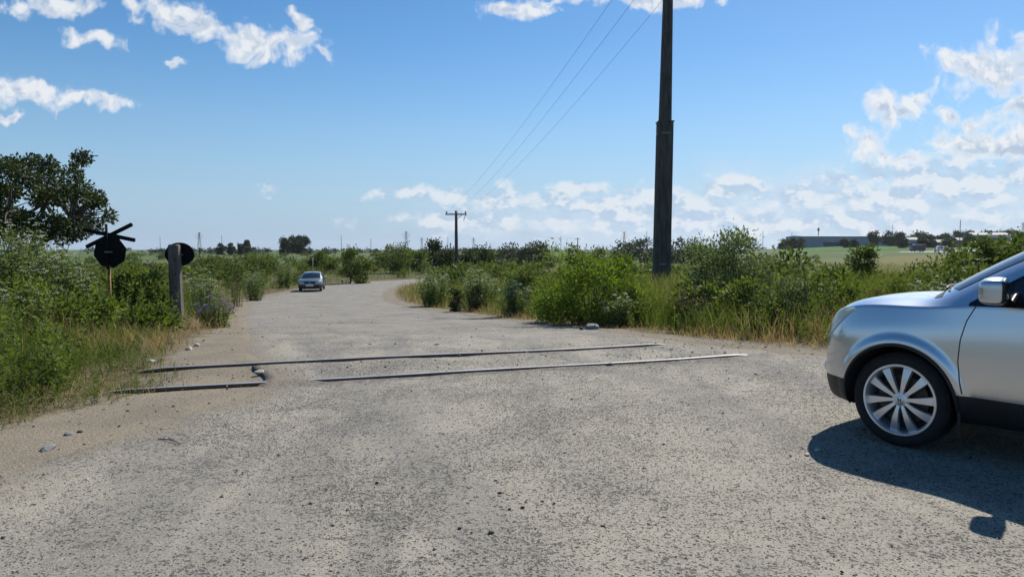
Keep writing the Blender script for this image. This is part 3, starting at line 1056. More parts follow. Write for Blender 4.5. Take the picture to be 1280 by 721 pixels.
def build_weeds():
    rng = np.random.default_rng(9)
    tm = [herb(s, 1.0, 56, 0.14) for s in range(8)]
    def place(n, px0, px1, D0, D1, dmin, smin, smax):
        x, y = scatter(n, px0, px1, D0, D1, rng)
        d = poly_dist(x, y, BARE) + 0.4 * wob(x, y, 1.5, 31)
        k = (d > dmin) & (wob(x, y, 0.9, 32) > -0.45)
        x, y, d = x[k], y[k], d[k]
        return x, y, gh(x, y), (smin + (smax - smin) * rng.random(len(x))) * np.clip(0.45 + 0.3 * d, 0.4, 1) * np.where(np.arctan2(x, y) > 0.42, 0.75, 1.0) * np.where((x / y * FPX > 148) & (x / y * FPX < 226) & (y < 31), 0.62, 1.0)
    a = place(1500, -280, 440, 6.5, 40, 0.8, 0.5, 1.05)
    b = place(2600, 500, 1500, 10, 45, 0.45, 0.35, 0.82)
    lx, ly = scatter(2600, -280, 275, 5.0, 12.5, rng)
    ld = poly_dist(lx, ly, BARE) + 0.22 * wob(lx, ly, 3.5, 21)
    lk = (ld > 0.02) & (ld < 2.0) & (rng.random(len(lx)) < 0.25 + ld)
    c_ = (lx[lk], ly[lk], gh(lx[lk], ly[lk]) - 0.01, rng.uniform(0.10, 0.24, lk.sum()) * (0.8 + 0.5 * ld[lk]))
    a = tuple(np.concatenate([p, q]) for p, q in zip(a, c_))
    x = np.concatenate([a[0], b[0]]); y = np.concatenate([a[1], b[1]]); z = np.concatenate([a[2], b[2]]); s = np.concatenate([a[3], b[3]])
    tag(link_mesh('weeds', veg_mesh('weeds', replicate(tm, x, y, z, s, rng)), M_WEED), kind='stuff')
    # scrub that runs together into one rough mass, out to the plain
    tn = [bush(40 + i, 1.0, 1.5, 700, 0.11, 0.5, 22)[0] for i in range(5)]
    tf = [bush(60 + i, 1.0, 1.7, 260, 0.20, 0.6, 16)[0] for i in range(5)]
    parts = []
    for (n, D0, D1, tmps, s0, s1, dmin) in ((300, 16, 48, tn, 0.7, 1.4, 2.0), (640, 45, 140, tf, 0.7, 1.7, 2.0), (420, 140, 520, tf, 1.0, 2.6, 5.0)):
        x, y = scatter(n, -160, 1420, D0, D1, rng)
        d = poly_dist(x, y, BARE)
        az = np.arctan2(x, y)
        k = (d > dmin) & (wob(x, y, 12.0 / (D0 + D1), 33) > (-0.55 if D0 < 40 else -0.1))
        # the fields on the right stay open
        k &= ~(((az > 0.30) & (y > 46)) | ((az > 0.42) & (y > 17))) | (rng.random(n) < 0.05)
        pxx = x / y * FPX + 640
        k &= ~((pxx > 785) & (pxx < 868) & (y < 34))
        x, y, d = x[k], y[k], d[k]
        s = (s0 + (s1 - s0) * rng.random(len(x))) * np.clip(0.4 + 0.12 * d, 0.4, 1)
        parts.append(replicate(tmps, x, y, gh(x, y) - 0.05, s, rng, 0.2))
    tag(link_mesh('scrub', veg_mesh('scrub', join(parts)), M_SCRUB), kind='stuff')
build_weeds()

# ------------------------------------------------------------------ plants one can point to
def plant(name, label, cat, px, top, D, wpx, mat, n_leaf, leaf, lw=0.5, seed=1, group=None, trunk=0.0, stem_mat=None, names=('foliage', 'stems'), **kw):
    x, y = gp(px, D)
    z = float(gh(x, y))
    h = at(px, top, D).z - z
    w = wpx / FPX * D
    part, paths = bush(seed, h, w, n_leaf, leaf, lw, trunk=trunk * h, **kw)
    r = thing(name, label, cat, (x, y, z), 0, group)
    link_mesh(names[0], veg_mesh(names[0], part), mat, r)
    link_mesh(names[1], stems_mesh(names[1], paths), stem_mat or M_BARK, r)
    return r

def umbels(label, px, top, D, wpx, stalks, seed, leaf_n=40, mat=None, flowers=1.0, fmat=None, name='flowering_weed', cat='plant', **kw):
    x, y = gp(px, D)
    z = float(gh(x, y))
    h = at(px, top, D).z - z
    lv, fl, paths = umbel_plant(seed, h, wpx / FPX * D, stalks, leaf_n=leaf_n, flowers=flowers, **kw)
    r = thing(name, label, cat, (x, y, z))
    link_mesh('foliage', veg_mesh('foliage', lv), mat or M_HEMLOCK, r)
    tag(link_mesh('flowers', veg_mesh('flowers', fl), fmat or M_FLOWER, r), kind='stuff')
    link_mesh('stems', stems_mesh('stems', paths, 4), M_STEM, r)
    return r

# left verge
umbels('white flowering bush under the dark tree at the far left', 8, 264, 13.5, 170, 190, 1, 130, leaf=0.075, umbel=0.06, flowers=0.9)
umbels('pale flowering bush just left of the crossbuck sign', 72, 300, 12.6, 84, 90, 2, 110, leaf=0.07, flowers=0.85)
umbels('low white flowering clump in front of the far left bush', 12, 345, 11.2, 100, 60, 3, 90, leaf=0.06, flowers=0.8)
umbels('yellowish flowering weed just right of the concrete post', 252, 326, 20.5, 44, 34, 4, 45, leaf=0.07)
umbels('tall flowering weed on the verge left of the parked saloon', 318, 331, 37, 34, 40, 5, 40, leaf=0.10, umbel=0.10)
umbels('pale flowering weed behind the parked saloon', 356, 322, 60, 26, 36, 6, 40, leaf=0.16, umbel=0.14)
umbels('pale flowering weed right of the parked saloon', 436, 331, 88, 44, 44, 7, 40, leaf=0.16, umbel=0.14)
plant('bush', 'green bush between the crossbuck sign and concrete post', 'bush', 172, 334, 16.5, 70, M_WEED, 3800, 0.10, seed=21)
plant('bush', 'leafy bush at the foot of the concrete post', 'bush', 178, 386, 13.0, 74, M_WEED, 3000, 0.085, seed=22, clumps=30)
plant('bush', 'broad leaved green bush behind the low flowering clump', 'bush', 70, 356, 11.6, 130, M_WEED, 4800, 0.085, seed=23, clumps=34)
umbels('violet flowering weed beside the concrete post by the roadside', 268, 368, 15.2, 46, 34, 8, 40, leaf=0.06, fmat=M_VIOLET)
umbels('rusty seeding dock plant between sign and concrete post', 193, 322, 24.0, 16, 18, 9, 12, fmat=M_RUSTY, leaf=0.08, umbel=0.09)
umbels('rusty seeding dock plant left of the parked saloon', 296, 334, 30.0, 20, 18, 10, 10, fmat=M_RUSTY, leaf=0.09, umbel=0.10)

# right verge
plant('bush', 'bright yellow-green bush left of the tall stepped pole', 'bush', 738, 306, 16.6, 128, M_BRIGHT, 9500, 0.080, 0.42, seed=31, clumps=52, low=0.02, narrow=0.7)
plant('bush', 'bright green low bush trailing left of the yellow-green bush', 'bush', 694, 346, 17.2, 60, M_BRIGHT, 2200, 0.07, 0.42, seed=32)
plant('bush', 'small dark upright bush left of the bright yellow-green bush', 'bush', 657, 330, 27.0, 30, M_SCRUB, 1400, 0.12, seed=33)
plant('bush', 'tall silvery leaved bush right of the tall stepped pole', 'bush', 904, 291, 16.2, 116, M_SILVER, 8800, 0.085, 0.42, seed=34, clumps=50, low=0.02, ragged=0.5, narrow=0.68)
plant('bush', 'loose silvery bush between the tall silvery and bare bushes', 'bush', 956, 315, 15.6, 84, M_SILVER, 3800, 0.07, 0.36, seed=35, clumps=30)
plant('bush', 'dark leaved bush at the foot of the stepped pole', 'bush', 792, 362, 16.2, 62, M_SCRUB, 2200, 0.08, seed=36)
plant('bush', 'green bush directly right of the half bare bush', 'bush', 1036, 330, 18.0, 80, M_WEED, 5200, 0.09, seed=37, clumps=32)
plant('bush', 'upright dark green bush before the warehouse field', 'bush', 1078, 306, 25.0, 36, M_SCRUB, 2600, 0.11, seed=38)
plant('bush', 'leafy green bush behind the car bonnet', 'bush', 1122, 352, 15.4, 50, M_WEED, 2400, 0.08, seed=39)
plant('bush', 'dark glossy tall bush rising behind the car windscreen', 'bush', 1243, 296, 18.5, 96, M_SCRUB, 5200, 0.10, 0.6, seed=41, clumps=40)
plant('bush', 'dark tall bush above the car bonnet at the right edge', 'bush', 1300, 288, 20.0, 100, M_SCRUB, 4200, 0.11, 0.6, seed=42, clumps=36)
plant('bush', 'mid green weedy bush under the tall silvery bush, at its left foot', 'bush', 872, 342, 15.2, 58, M_WEED, 2600, 0.08, seed=61)
plant('bush', 'mid green weedy bush under the tall silvery bush, at its right foot', 'bush', 930, 348, 13.9, 74, M_WEED, 3200, 0.075, seed=62)
plant('bush', 'round green bush just right of the half bare bush, near the road', 'bush', 1048, 350, 13.8, 62, M_WEED, 2800, 0.075, seed=63)
plant('bush', 'low green bush left of the half bare bush by the dry fringe', 'bush', 962, 372, 12.6, 56, M_SCRUB, 2400, 0.065, seed=64)
umbels('large pale flowering bush just behind the car bonnet', 1186, 338, 13.2, 104, 90, 11, 60, leaf=0.06, umbel=0.035, flowers=0.55)
umbels('white flowering weed at the road bend, nearest the telegraph pole', 600, 328, 25.5, 44, 60, 12, 45, leaf=0.09, umbel=0.09)
umbels('white flowering weed at the inside of the road bend', 542, 331, 30.0, 44, 60, 13, 45, leaf=0.10, umbel=0.09)
umbels('white flowering weed midway between bend and bright bush', 642, 344, 21.0, 42, 40, 14, 45, leaf=0.08, umbel=0.06)
umbels('short flowering weed left of the stepped pole foot', 772, 362, 15.4, 42, 36, 15, 45, leaf=0.07, flowers=0.4)
umbels('rusty seeding dock plant right of the stepped pole', 866, 352, 13.8, 34, 26, 16, 14, fmat=M_RUSTY, leaf=0.07, umbel=0.05)
umbels('rusty seeding dock plant just left of the car bonnet', 1094, 352, 14.0, 24, 16, 17, 14, fmat=M_RUSTY, leaf=0.07, umbel=0.05)
plant('bush', 'narrow dark weed bush at the bend verge, left one of two', 'bush', 571, 362, 24.2, 18, M_DARK, 700, 0.09, seed=43, narrow=0.9)
plant('bush', 'narrow dark weed bush at the bend verge, right one of two', 'bush', 595, 357, 24.0, 17, M_DARK, 700, 0.09, seed=44, narrow=0.9)

def bare_bush(label, px, top, D, wpx, seed):
    x, y = gp(px, D)
    z = float(gh(x, y))
    h = at(px, top, D).z - z
    w = wpx / FPX * D
    rng = np.random.default_rng(seed)
    paths, tips = [], []
    def grow(p, d, L, r, lev):
        q = p + d * L
        mid = (p + q) / 2 + rng.normal(size=3) * L * 0.06
        paths.append(([p, mid, q], [r, r * 0.8, r * 0.6]))
        if lev == 0:
            tips.append(q); return
        for _ in range(rng.integers(2, 4)):
            nd = unit(d + rng.normal(size=3) * 0.42 + np.array((0, 0, 0.12)))
            grow(mid * 0.4 + q * 0.6 if rng.random() < 0.4 else q, nd, L * rng.uniform(0.55, 0.8), r * 0.58, lev - 1)
    for i in range(9):
        a = 2 * pi * i / 9 + rng.normal() * 0.2
        d = unit(np.array((cos(a) * 0.55 * w / h, sin(a) * 0.55 * w / h, 1.0)))
        grow(np.array((cos(a) * 0.06, sin(a) * 0.06, -0.03)), d, h * rng.uniform(0.32, 0.45), 0.013, 3)
    r = thing('bare_bush', label, 'bush', (x, y, z))
    link_mesh('branches', stems_mesh('branches', paths, 4), M_TWIG, r)
    part, _ = bush(seed + 1, h * 0.62, w * 0.85, 2600, 0.055, 0.45, 26, low=0.05)
    link_mesh('foliage', veg_mesh('foliage', part), M_DARK, r)
bare_bush('half bare dark bush with spiky twigs, in front of the warehouse', 992, 318, 12.6, 84, 51)

# the tree at the left edge
def left_tree():
    D = 20.0
    x, y = gp(38, D)
    z = float(gh(x, y))
    rng = np.random.default_rng(77)
    spots = [(100, 203, .30), (96, 215, .30), (60, 206, .42), (40, 204, .36), (20, 203, .40), (5, 212, .45), (30, 222, .5), (62, 222, .5), (80, 232, .42), (100, 242, .45), (118, 246, .36), (122, 258, .34),
             (50, 240, .5), (15, 240, .5), (-10, 235, .6), (-35, 225, .6), (-30, 260, .6), (0, 262, .42), (24, 268, .36), (72, 252, .4), (92, 264, .34), (108, 272, .34), (132, 268, .24), (138, 276, .18), (120, 282, .3),
             (84, 283, .3), (40, 286, .36), (5, 285, .42), (-30, 290, .5), (100, 292, .34), (66, 270, .28), (18, 286, .50), (48, 293, .46), (76, 292, .42), (34, 277, .46), (96, 280, .36), (-12, 278, .5), (-60, 250, .7), (-55, 285, .6), (52, 256, .3)]
    base = Vector((x, y, z))
    C, T, O, paths, cs = [], [], [], [], []
    trunk_top = np.array((0.0, 0, 1.55))
    paths.append((curve_path((0, 0, -0.2), trunk_top, rng, 0.05), [0.15, 0.135, 0.125, 0.115, 0.105]))
    limbs = []
    for a, l, hh in ((-0.3, 1.5, 2.5), (0.5, 1.2, 2.7), (2.6, 1.5, 2.6), (3.6, 1.3, 2.9), (1.5, 0.7, 3.0), (4.7, 0.8, 2.7)):
        e = np.array((l * cos(a), l * sin(a), hh))
        limbs.append(e)
        paths.append((curve_path(trunk_top * 0.95, e, rng, 0.08), [0.075, 0.065, 0.055, 0.047, 0.04]))
    for (px, py, r) in spots:
        for rep in range(2):
            Dy = D + rng.uniform(-1.5, 1.5)
            p = at(px + rng.normal() * 6, py + rng.normal() * 4, Dy) - base
            c = np.array(p)
            j = np.argmin([np.linalg.norm(c - e) for e in limbs])
            paths.append((curve_path(limbs[j], c, rng, 0.10), [0.032, 0.026, 0.02, 0.013, 0.006]))
            r *= rng.uniform(0.65, 1.05)
            k = int(400 * (r / 0.4) ** 2)
            g = unit(rng.normal(size=(k, 3))) * (rng.random((k, 1)) ** 0.45) * r * np.array((0.95, 0.95, 0.72))
            C.append(c + g); O.append(g)
            T.append(np.clip(rng.normal(0.45 + rng.normal() * 0.15, 0.2, k), 0, 1))
    C = np.vstack(C); O = np.vstack(O); T = np.concatenate(T)
    d = unit(O + 1e-6) * 0.7 + rng.normal(size=C.shape) * 0.6
    L = 0.10 * rng.uniform(0.6, 1.3, len(C))
    r = thing('tree', 'dark leafy tree at the left edge behind the flowering bush', 'tree', base)
    link_mesh('crown', veg_mesh('crown', leaves(C, d, L, L * 0.5, T, rng, 0.05)), M_DARK, r)
    link_mesh('trunk', stems_mesh('trunk', paths, 6), M_BARK, r)
left_tree()

# trees along and beyond the bend
mid_trees = [
    (437, 306, 74, 26, M_SCRUB, 'bushy tree left of the road bend with a notched top'),
    (452, 311, 76, 22, M_SCRUB, 'smaller bushy tree just right of the notched tree'),
    (490, 308, 98, 60, M_SCRUB, 'broad rounded tree straight behind the road bend'),
    (522, 313, 108, 40, M_SCRUB, 'low wide tree right of the broad rounded tree'),
    (545, 300, 125, 24, M_DARK, 'slim dark tree standing left of the telegraph pole'),
    (562, 311, 120, 34, M_DARK, 'low dark tree right beside the slim dark tree'),
    (592, 307, 122, 34, M_DARK, 'dark tree just right of the telegraph pole'),
    (612, 313, 128, 30, M_SCRUB, 'small tree between the pole and the grey willows'),
    (643, 307, 112, 44, M_WILLOW, 'grey-green willow, left one of the pair left of the bright bush'),
    (667, 302, 114, 46, M_WILLOW, 'grey-green willow, taller right one of the pair left of the bright bush'),
    (681, 304, 118, 18, M_DARK, 'narrow dark tree against the right willow'),
    (722, 301, 70, 24, M_SCRUB, 'small tree rising just behind the bright yellow-green bush'),
    (748, 308, 78, 30, M_SCRUB, 'low tree behind the right end of the bright bush'),
    (778, 303, 150, 34, M_WILLOW, 'grey-green tree left of the stepped pole, second from it'),
    (803, 299, 155, 34, M_WILLOW, 'grey-green tree touching the left of the stepped pole'),
    (852, 299, 140, 46, M_WILLOW, 'grey-green tree close right of the stepped pole'),
    (874, 306, 135, 26, M_SCRUB, 'small green tree behind the tall silvery bush'),
    (404, 316, 95, 40, M_SCRUB, 'low bushy tree beyond the parked saloon'),
    (330, 319, 88, 50, M_SCRUB, 'low spreading tree left beyond the parked saloon'),
    (264, 318, 76, 50, M_SCRUB, 'low spreading tree far behind the concrete post'),
]
for i, (px, top, D, w, mt, lab) in enumerate(mid_trees):
    plant('tree', lab, 'tree', px, top, D, w, mt, 1500 if w < 40 else 2300, 0.0032 * D, 0.6, seed=200 + i, trunk=0.16, low=0.02, clumps=18 if w < 40 else 30, stem_r=0.09,
          names=('crown', 'trunk'), crown_low=0.0, narrow=0.68)

def far_tree(px, top, D, w, lab, i, group=None, lo=0.12):
    plant('tree', lab, 'tree', px, top, D, w, M_FAR, 1700, 0.0021 * D, 0.7, seed=300 + i, trunk=lo, low=0.03, clumps=16, stem_r=0.16, names=('crown', 'trunk'), group=group, narrow=0.66, ragged=0.25)
for i, (px, top, w, lab) in enumerate([
    (357, 295.5, 11, 'leftmost tree of the dark clump on the left horizon'),
    (365, 293.5, 12, 'second tree of the dark clump on the left horizon'),
    (374, 292, 13, 'tallest tree of the dark clump on the left horizon'),
    (381, 294, 11, 'rightmost tree of the dark clump on the left horizon'),
    (302.5, 301.5, 6, 'left one of two tiny round trees on the left horizon'),
    (309, 300.5, 7, 'right one of two tiny round trees on the left horizon'),
    (276, 305, 9, 'small tree on the horizon right of the concrete post'),
    (290, 305.5, 8, 'small tree on the horizon midway to the two round trees')]):
    far_tree(px, top, 430 + 6 * i, w, lab, i)
FAR_LABELS = ['leftmost low tree hugging the left end of the warehouse', 'second low tree at the left end of the warehouse', 'tree touching the left corner of the warehouse wall',
    'round tree before the right part of the warehouse, left one', 'broad tree before the right part of the warehouse, middle one', 'tree before the right part of the warehouse, right one',
    'small bush-like tree below the middle of the warehouse, left one', 'small bush-like tree below the middle of the warehouse, right one',
    'broad dome shaped tree above the dark lorry', 'smaller tree between the dome shaped tree and the short dark pole', 'dark tree just left of the tallest thin pole', 'dark tree right behind the tallest thin pole',
    'tree behind the left end of the pale roofed long building', 'tree behind the middle of the pale roofed long building', 'tree behind the right end of the pale roofed long building', 'tree right of the pale roofed long building',
    'tree on the far ridge, last but one at the right edge', 'tree on the far ridge at the very right edge', 'small tree left of the leftmost small house', 'small tree behind the white van',
    'low tree in the field line left of the leftmost small house', 'low tree behind the dark lorry', 'low tree at the short dark pole', 'low tree between the van and the tallest thin pole',
    'low tree before the left end of the pale roofed long building', 'low tree before the middle of the pale roofed long building', 'low tree before the right end of the pale roofed long building']
for i, (px, top, w, D) in enumerate([(980, 300, 12, 610), (990, 298.5, 14, 612), (1000, 299, 12, 606), (1093, 290, 13, 560), (1112, 289.5, 18, 565), (1125, 292, 12, 560), (1055, 300, 12, 520), (1066, 301, 12, 522),
                                     (1148, 290, 20, 570), (1160, 293, 12, 560), (1183, 289, 18, 600), (1198, 288, 16, 610), (1215, 287, 20, 640), (1232, 286.5, 20, 660), (1250, 287, 18, 640), (1266, 286, 18, 660),
                                     (1284, 287, 20, 640), (1306, 286, 22, 650), (1136, 296, 12, 545), (1172, 295, 12, 560), (1128, 299, 13, 480), (1152, 299, 14, 485), (1164, 300, 12, 480), (1187, 299, 14, 480), (1212, 295, 16, 500), (1229, 296, 16, 510), (1249, 294, 18, 520)]):
    far_tree(px, top, D, w, FAR_LABELS[i], 40 + i, 'far trees around the warehouse', 0.1)

def far_woods():
    rng = np.random.default_rng(3)
    tf = [bush(500 + i, 1.0, 1.6, 130, 0.30, 0.7, 12)[0] for i in range(5)]
    px = rng.uniform(-200, 990, 340); D = rng.uniform(520, 1500, 340)
    x = (px - 640) / FPX * D
    k = wob(x, D, 0.008, 41) > -0.3
    x, D = x[k], D[k]
    s = rng.uniform(2.0, 5.0, len(x))
    tag(link_mesh('far_woods', veg_mesh('far_woods', replicate(tf, x, D, base_z(x, D) - 0.2, s, rng)), M_FAR), kind='stuff')
far_woods()
# ------------------------------------------------------------------ loose stones
def stone_parts(x, y, z, r, rng):
    n = len(x)
    base = np.array([(1, 0, 0), (-1, 0, 0), (0, 1, 0), (0, -1, 0), (0, 0, 1), (0, 0, -0.4)], float)
    V = base[None] * rng.uniform(0.6, 1.25, (n, 6, 1)) + rng.normal(size=(n, 6, 3)) * 0.16
    a = rng.uniform(0, 2 * pi, n)
    c, s = np.cos(a), np.sin(a)
    X = V[..., 0] * c[:, None] - V[..., 1] * s[:, None]
    Y = V[..., 0] * s[:, None] + V[..., 1] * c[:, None]
    V = np.stack([X, Y, V[..., 2] * 0.62], -1) * r[:, None, None] + np.stack([x, y, z + r * 0.10], -1)[:, None]
    F = np.array([(0, 2, 4), (2, 1, 4), (1, 3, 4), (3, 0, 4), (2, 0, 5), (1, 2, 5), (3, 1, 5), (0, 3, 5)])
    Q = (np.arange(n)[:, None, None] * 6 + F[None]).reshape(-1, 3)
    return V.reshape(-1, 3), Q

def stone_material(name, cols, rough=0.9):
    m, nt, out = new_mat(name)
    g = NG(nt)
    t = g.n('ShaderNodeAttribute', attribute_name='tint').outputs['Fac']
    pos = g.n('ShaderNodeNewGeometry').outputs['Position']
    c = g.ramp(t, cols)
    c = g.mix(g.step(g.noise(pos, 60, 4, 0.6), 0.3, 0.7), g.mix(1.0, c, (0.72, 0.72, 0.72), 'MULTIPLY'), c)
    bsdf(g, out, c, rough, 0, 0.2, g.bump(g.noise(pos, 90, 3, 0.6), 0.5, 0.004))
    return m

M_GRAVEL = stone_material('loose_gravel', [(0.0, (0.045, 0.04, 0.035)), (0.3, (0.12, 0.11, 0.095)), (0.65, (0.27, 0.245, 0.20)), (1.0, (0.44, 0.41, 0.35))])
def road_height(x, y):
    """surface of the built road, read back from its mesh"""
    me = bpy.data.objects['road'].data
    if 'bvh' not in RCACHE:
        bm = bmesh.new(); bm.from_mesh(me)
        RCACHE['bvh'] = BVHTree.FromBMesh(bm); bm.free()
    bvh = RCACHE['bvh']
    out = np.empty(len(x))
    dn = Vector((0, 0, -1))
    for i, (a, b) in enumerate(zip(x, y)):
        h = bvh.ray_cast(Vector((a, b, 2.0)), dn)
        out[i] = h[0].z if h[0] is not None else float(base_z(a, b))
    return out
RCACHE = {}
def gravel():
    rng = np.random.default_rng(21)
    xs, ys, rs, ts = [], [], [], []
    x, y = scatter(60000, -120, 1400, 2.2, 22, rng)
    d = poly_dist(x, y, ROADP)
    a, b = rail_coords(x, y)
    br = poly_dist(x, y, BARE)
    rail = np.exp(-((b - 0.75) / 1.2) ** 2)
    dens = 0.30 + 0.5 * rail * sstep(a, 3.0, 7.5) + 0.30 * np.exp(-np.abs(d) / 0.6) + 0.25 * wob(x, y, 1.4, 44)
    k = (br < 0.25) & (rng.random(len(x)) < dens) & ((np.abs(b) > 0.05) & (np.abs(b - GAUGE) > 0.05) | (a < -1) | (a > LA))
    x, y, rail, a = x[k], y[k], rail[k], a[k]
    r = 0.0022 + 0.0026 * rng.pareto(2.6, len(x))
    r = np.clip(r * (1 + 0.7 * rail), 0, 0.017) * np.clip(0.55 + y / 11, 0.7, 1.6)
    z = np.where(poly_dist(x, y, ROADP) < 0, base_z(x, y), gh(x, y))
    t = np.where(rng.random(len(x)) < 0.40, rng.uniform(0, 0.3, len(x)), rng.uniform(0.5, 1, len(x)))
    V, Q = stone_parts(x, y, z, r, rng)
    me = np_mesh('gravel', V, Q, {'tint': ('FACE', np.repeat(t, 8))})
    tag(link_mesh('gravel', me, M_GRAVEL), kind='stuff')
gravel()

def aggregate():
    """stones standing proud of the worn binder in the near carriageway"""
    rng = np.random.default_rng(31)
    n = 230000
    px = rng.uniform(-110, 1390, n); D = np.sqrt(rng.uniform(2.6 ** 2, 9.5 ** 2, n))
    x = (px - 640) / FPX * D
    y = D
    d = poly_dist(x, y, ROADP)
    lane = x + 0.393 * y + 0.2 * wob(x, y, 1.3, 54)
    worn_track = np.max([np.exp(-((lane - o) / 0.26) ** 2) for o in LANES], axis=0)
    patch = -0.42 * worn_track + 0.55 + 0.32 * wob(x, y, 1.3, 51) + 0.24 * wob(x, y * 0.35, 4.0, 52) + 0.15 * wob(x, y, 9.0, 53)
    a, b = rail_coords(x, y)
    k = (d < -0.15) & (rng.random(n) < np.clip(patch, 0.06, 1.0)) & (rng.random(n) < np.clip(-d / 1.2, 0.1, 1)) & (np.abs(b) > 0.05) & (np.abs(b - GAUGE) > 0.05)
    x, y = x[k], y[k]
    m = len(x)
    r = rng.uniform(0.0045, 0.0105, m)
    z = road_height(x, y) - r * 0.30
    t = np.clip(rng.normal(0.62, 0.20, m), 0, 1)
    dk = rng.random(m) < 0.27
    t[dk] = rng.uniform(0, 0.2, dk.sum())
    V, Q = stone_parts(x, y, z, r, rng)
    me = np_mesh('road_aggregate', V, Q, {'tint': ('FACE', np.repeat(t, 8))})
    M_AGG = stone_material('aggregate', [(0.0, (0.060, 0.055, 0.048)), (0.3, (0.15, 0.138, 0.115)), (0.65, (0.32, 0.288, 0.225)), (1.0, (0.46, 0.42, 0.335))])
    tag(link_mesh('road_aggregate', me, M_AGG), kind='stuff')
aggregate()

M_ROCK_G = simple('grey_stone', (0.20, 0.20, 0.20), 0.9, var=0.3, scale=14, bump=0.7, bscale=50)
M_ROCK_P = simple('pale_stone', (0.46, 0.42, 0.35), 0.9, var=0.2, scale=14, bump=0.7, bscale=50)
M_ROCK_D = simple('dark_tar_lump', (0.05, 0.048, 0.045), 0.85, var=0.3, scale=20, bump=0.7, bscale=60)
def rock(px, py, r, mat, label, seed, flat=0.5, name='rock', cat='stone'):
    p = on_ground(px, py)
    rng = np.random.default_rng(seed)
    bm = bmesh.new()
    bmesh.ops.create_icosphere(bm, subdivisions=2, radius=1.0)
    dirs = unit(rng.normal(size=(9, 3))); cut = rng.uniform(0.62, 0.95, 9)
    ax = rng.uniform(0.7, 1.3)
    for v in bm.verts:
        c = np.array(v.co)
        for d, t in zip(dirs, cut):
            e = float(c @ d)
            if e > t: c = c - d * (e - t)
        v.co = Vector((c[0] * ax * r, c[1] / ax * r, c[2] * flat * r))
    me = bpy.data.meshes.new(name)
    bm.to_mesh(me); bm.free()
    o = link_mesh(name, me, mat)
    o.location = (p.x, p.y, float(base_z(p.x, p.y)) + r * flat * 0.35)
    o.rotation_euler = (0, 0, rng.uniform(0, 6))
    tag(o, label, cat)
rock(60, 562, 0.062, M_ROCK_G, 'flat bluish grey stone lying on bare dirt at the lower left', 1, 0.4)
rock(86, 544, 0.035, M_ROCK_G, 'small grey stone on the dirt, behind the flat bluish one', 2)
rock(100, 541, 0.024, M_ROCK_D, 'dark pebble right of the small grey stone on the dirt', 3)
rock(740, 411, 0.16, M_ROCK_G, 'largest grey stone at the grass edge near the bright bush', 4, 0.55)
rock(727, 412, 0.05, M_ROCK_D, 'small dark stone left of the largest grey stone', 5, 0.8)
rock(236, 437, 0.065, M_ROCK_P, 'pale stone in the dry grass under the concrete post', 6, 0.6)
rock(246, 433, 0.05, M_ROCK_P, 'paler stone right behind the pale stone under the concrete post', 7, 0.7)
rock(1022, 563, 0.026, M_ROCK_P, 'white pebble at the edge of the near car\'s shadow, right one', 8)
rock(1009, 568, 0.022, M_ROCK_P, 'white pebble at the edge of the near car\'s shadow, left one', 9)
rock(546, 432, 0.04, M_ROCK_D, 'dark lump of tar on the road beyond the far rail', 10)
rock(614, 666, 0.019, M_ROCK_D, 'dark lump of tar in the middle of the foreground road', 11)
rock(718, 543, 0.016, M_ROCK_D, 'dark crumb on the road right of centre', 12)
rock(190, 453, 0.05, M_ROCK_P, 'pale stone at the left end of the far rail', 13, 0.6)
rock(324, 466, 0.060, M_ROCK_P, 'pale broken lump of concrete between the rails at the slab edge', 15, 0.45)
rock(762, 457, 0.06, M_ROCK_D, 'dark lump beside the near rail on the right half', 14, 0.5)

# broken slab end between the rails is the road's own edge; a twig lies on the dirt
tw = MB()
pa, pb = on_ground(198, 550), on_ground(226, 557)
tw.tube([pa + Vector((0, 0, .012)), (pa + pb) / 2 + Vector((0.01, 0.02, .02)), pb + Vector((0, 0, .010))], [0.004, 0.005, 0.003], 5)
tag(tw.build('twig', M_TWIG), 'thin dark twig lying on the dirt left of the road', 'twig')

# ------------------------------------------------------------------ crossing signs
M_SIGNBACK = simple('dark_sign_back', (0.010, 0.010, 0.011), 0.85, 0.0, 0.15, var=0.25, scale=5)
M_RUSTPOST = simple('rusty_yellow_post', (0.26, 0.15, 0.05), 0.8, var=0.4, scale=12)
def concrete_mat(name, col, var=0.25, bump=0.5):
    m, nt, out = new_mat(name)
    g = NG(nt)
    tc = g.n('ShaderNodeTexCoord').outputs['Object']
    mp = g.n('ShaderNodeMapping'); mp.inputs['Scale'].default_value = (9, 9, 1.2); g.l(tc, mp.inputs[0])
    streak = g.noise(mp.outputs[0], 1.0, 5, 0.6)
    spot = g.noise(tc, 16, 5, 0.65)
    lo = tuple(c * (1 - var) for c in col); hi = tuple(c * (1 + var) for c in col)
    c = g.mix(g.step(streak, 0.3, 0.7), lo, hi)
    c = g.mix(g.math('MULTIPLY', g.step(spot, 0.52, 0.7), 0.5), c, tuple(x * 0.45 for x in col))
    bsdf(g, out, c, 0.92, 0, 0.2, g.bump(g.noise(tc, 70, 4, 0.65), bump, 0.006))
    return m
M_CONC = concrete_mat('weathered_concrete', (0.135, 0.122, 0.105))
M_POLE = concrete_mat('dark_weathered_pole', (0.105, 0.09, 0.078), 0.3)
M_STEEL = simple('galvanised_steel', (0.20, 0.20, 0.20), 0.5, 0.6, var=0.2)
M_PORC = simple('brown_porcelain', (0.10, 0.05, 0.035), 0.25, 0, var=0.1)
M_WIRE = simple('grey_cable', (0.14, 0.145, 0.155), 0.5)

def frame_facing(o, ang):
    """board plane turned by ang about z; u to the right, v up, t away"""
    c, s = cos(ang), sin(ang)
    return lambda u, v, t: (o[0] + u * c - t * s, o[1] + u * s + t * c, o[2] + v)

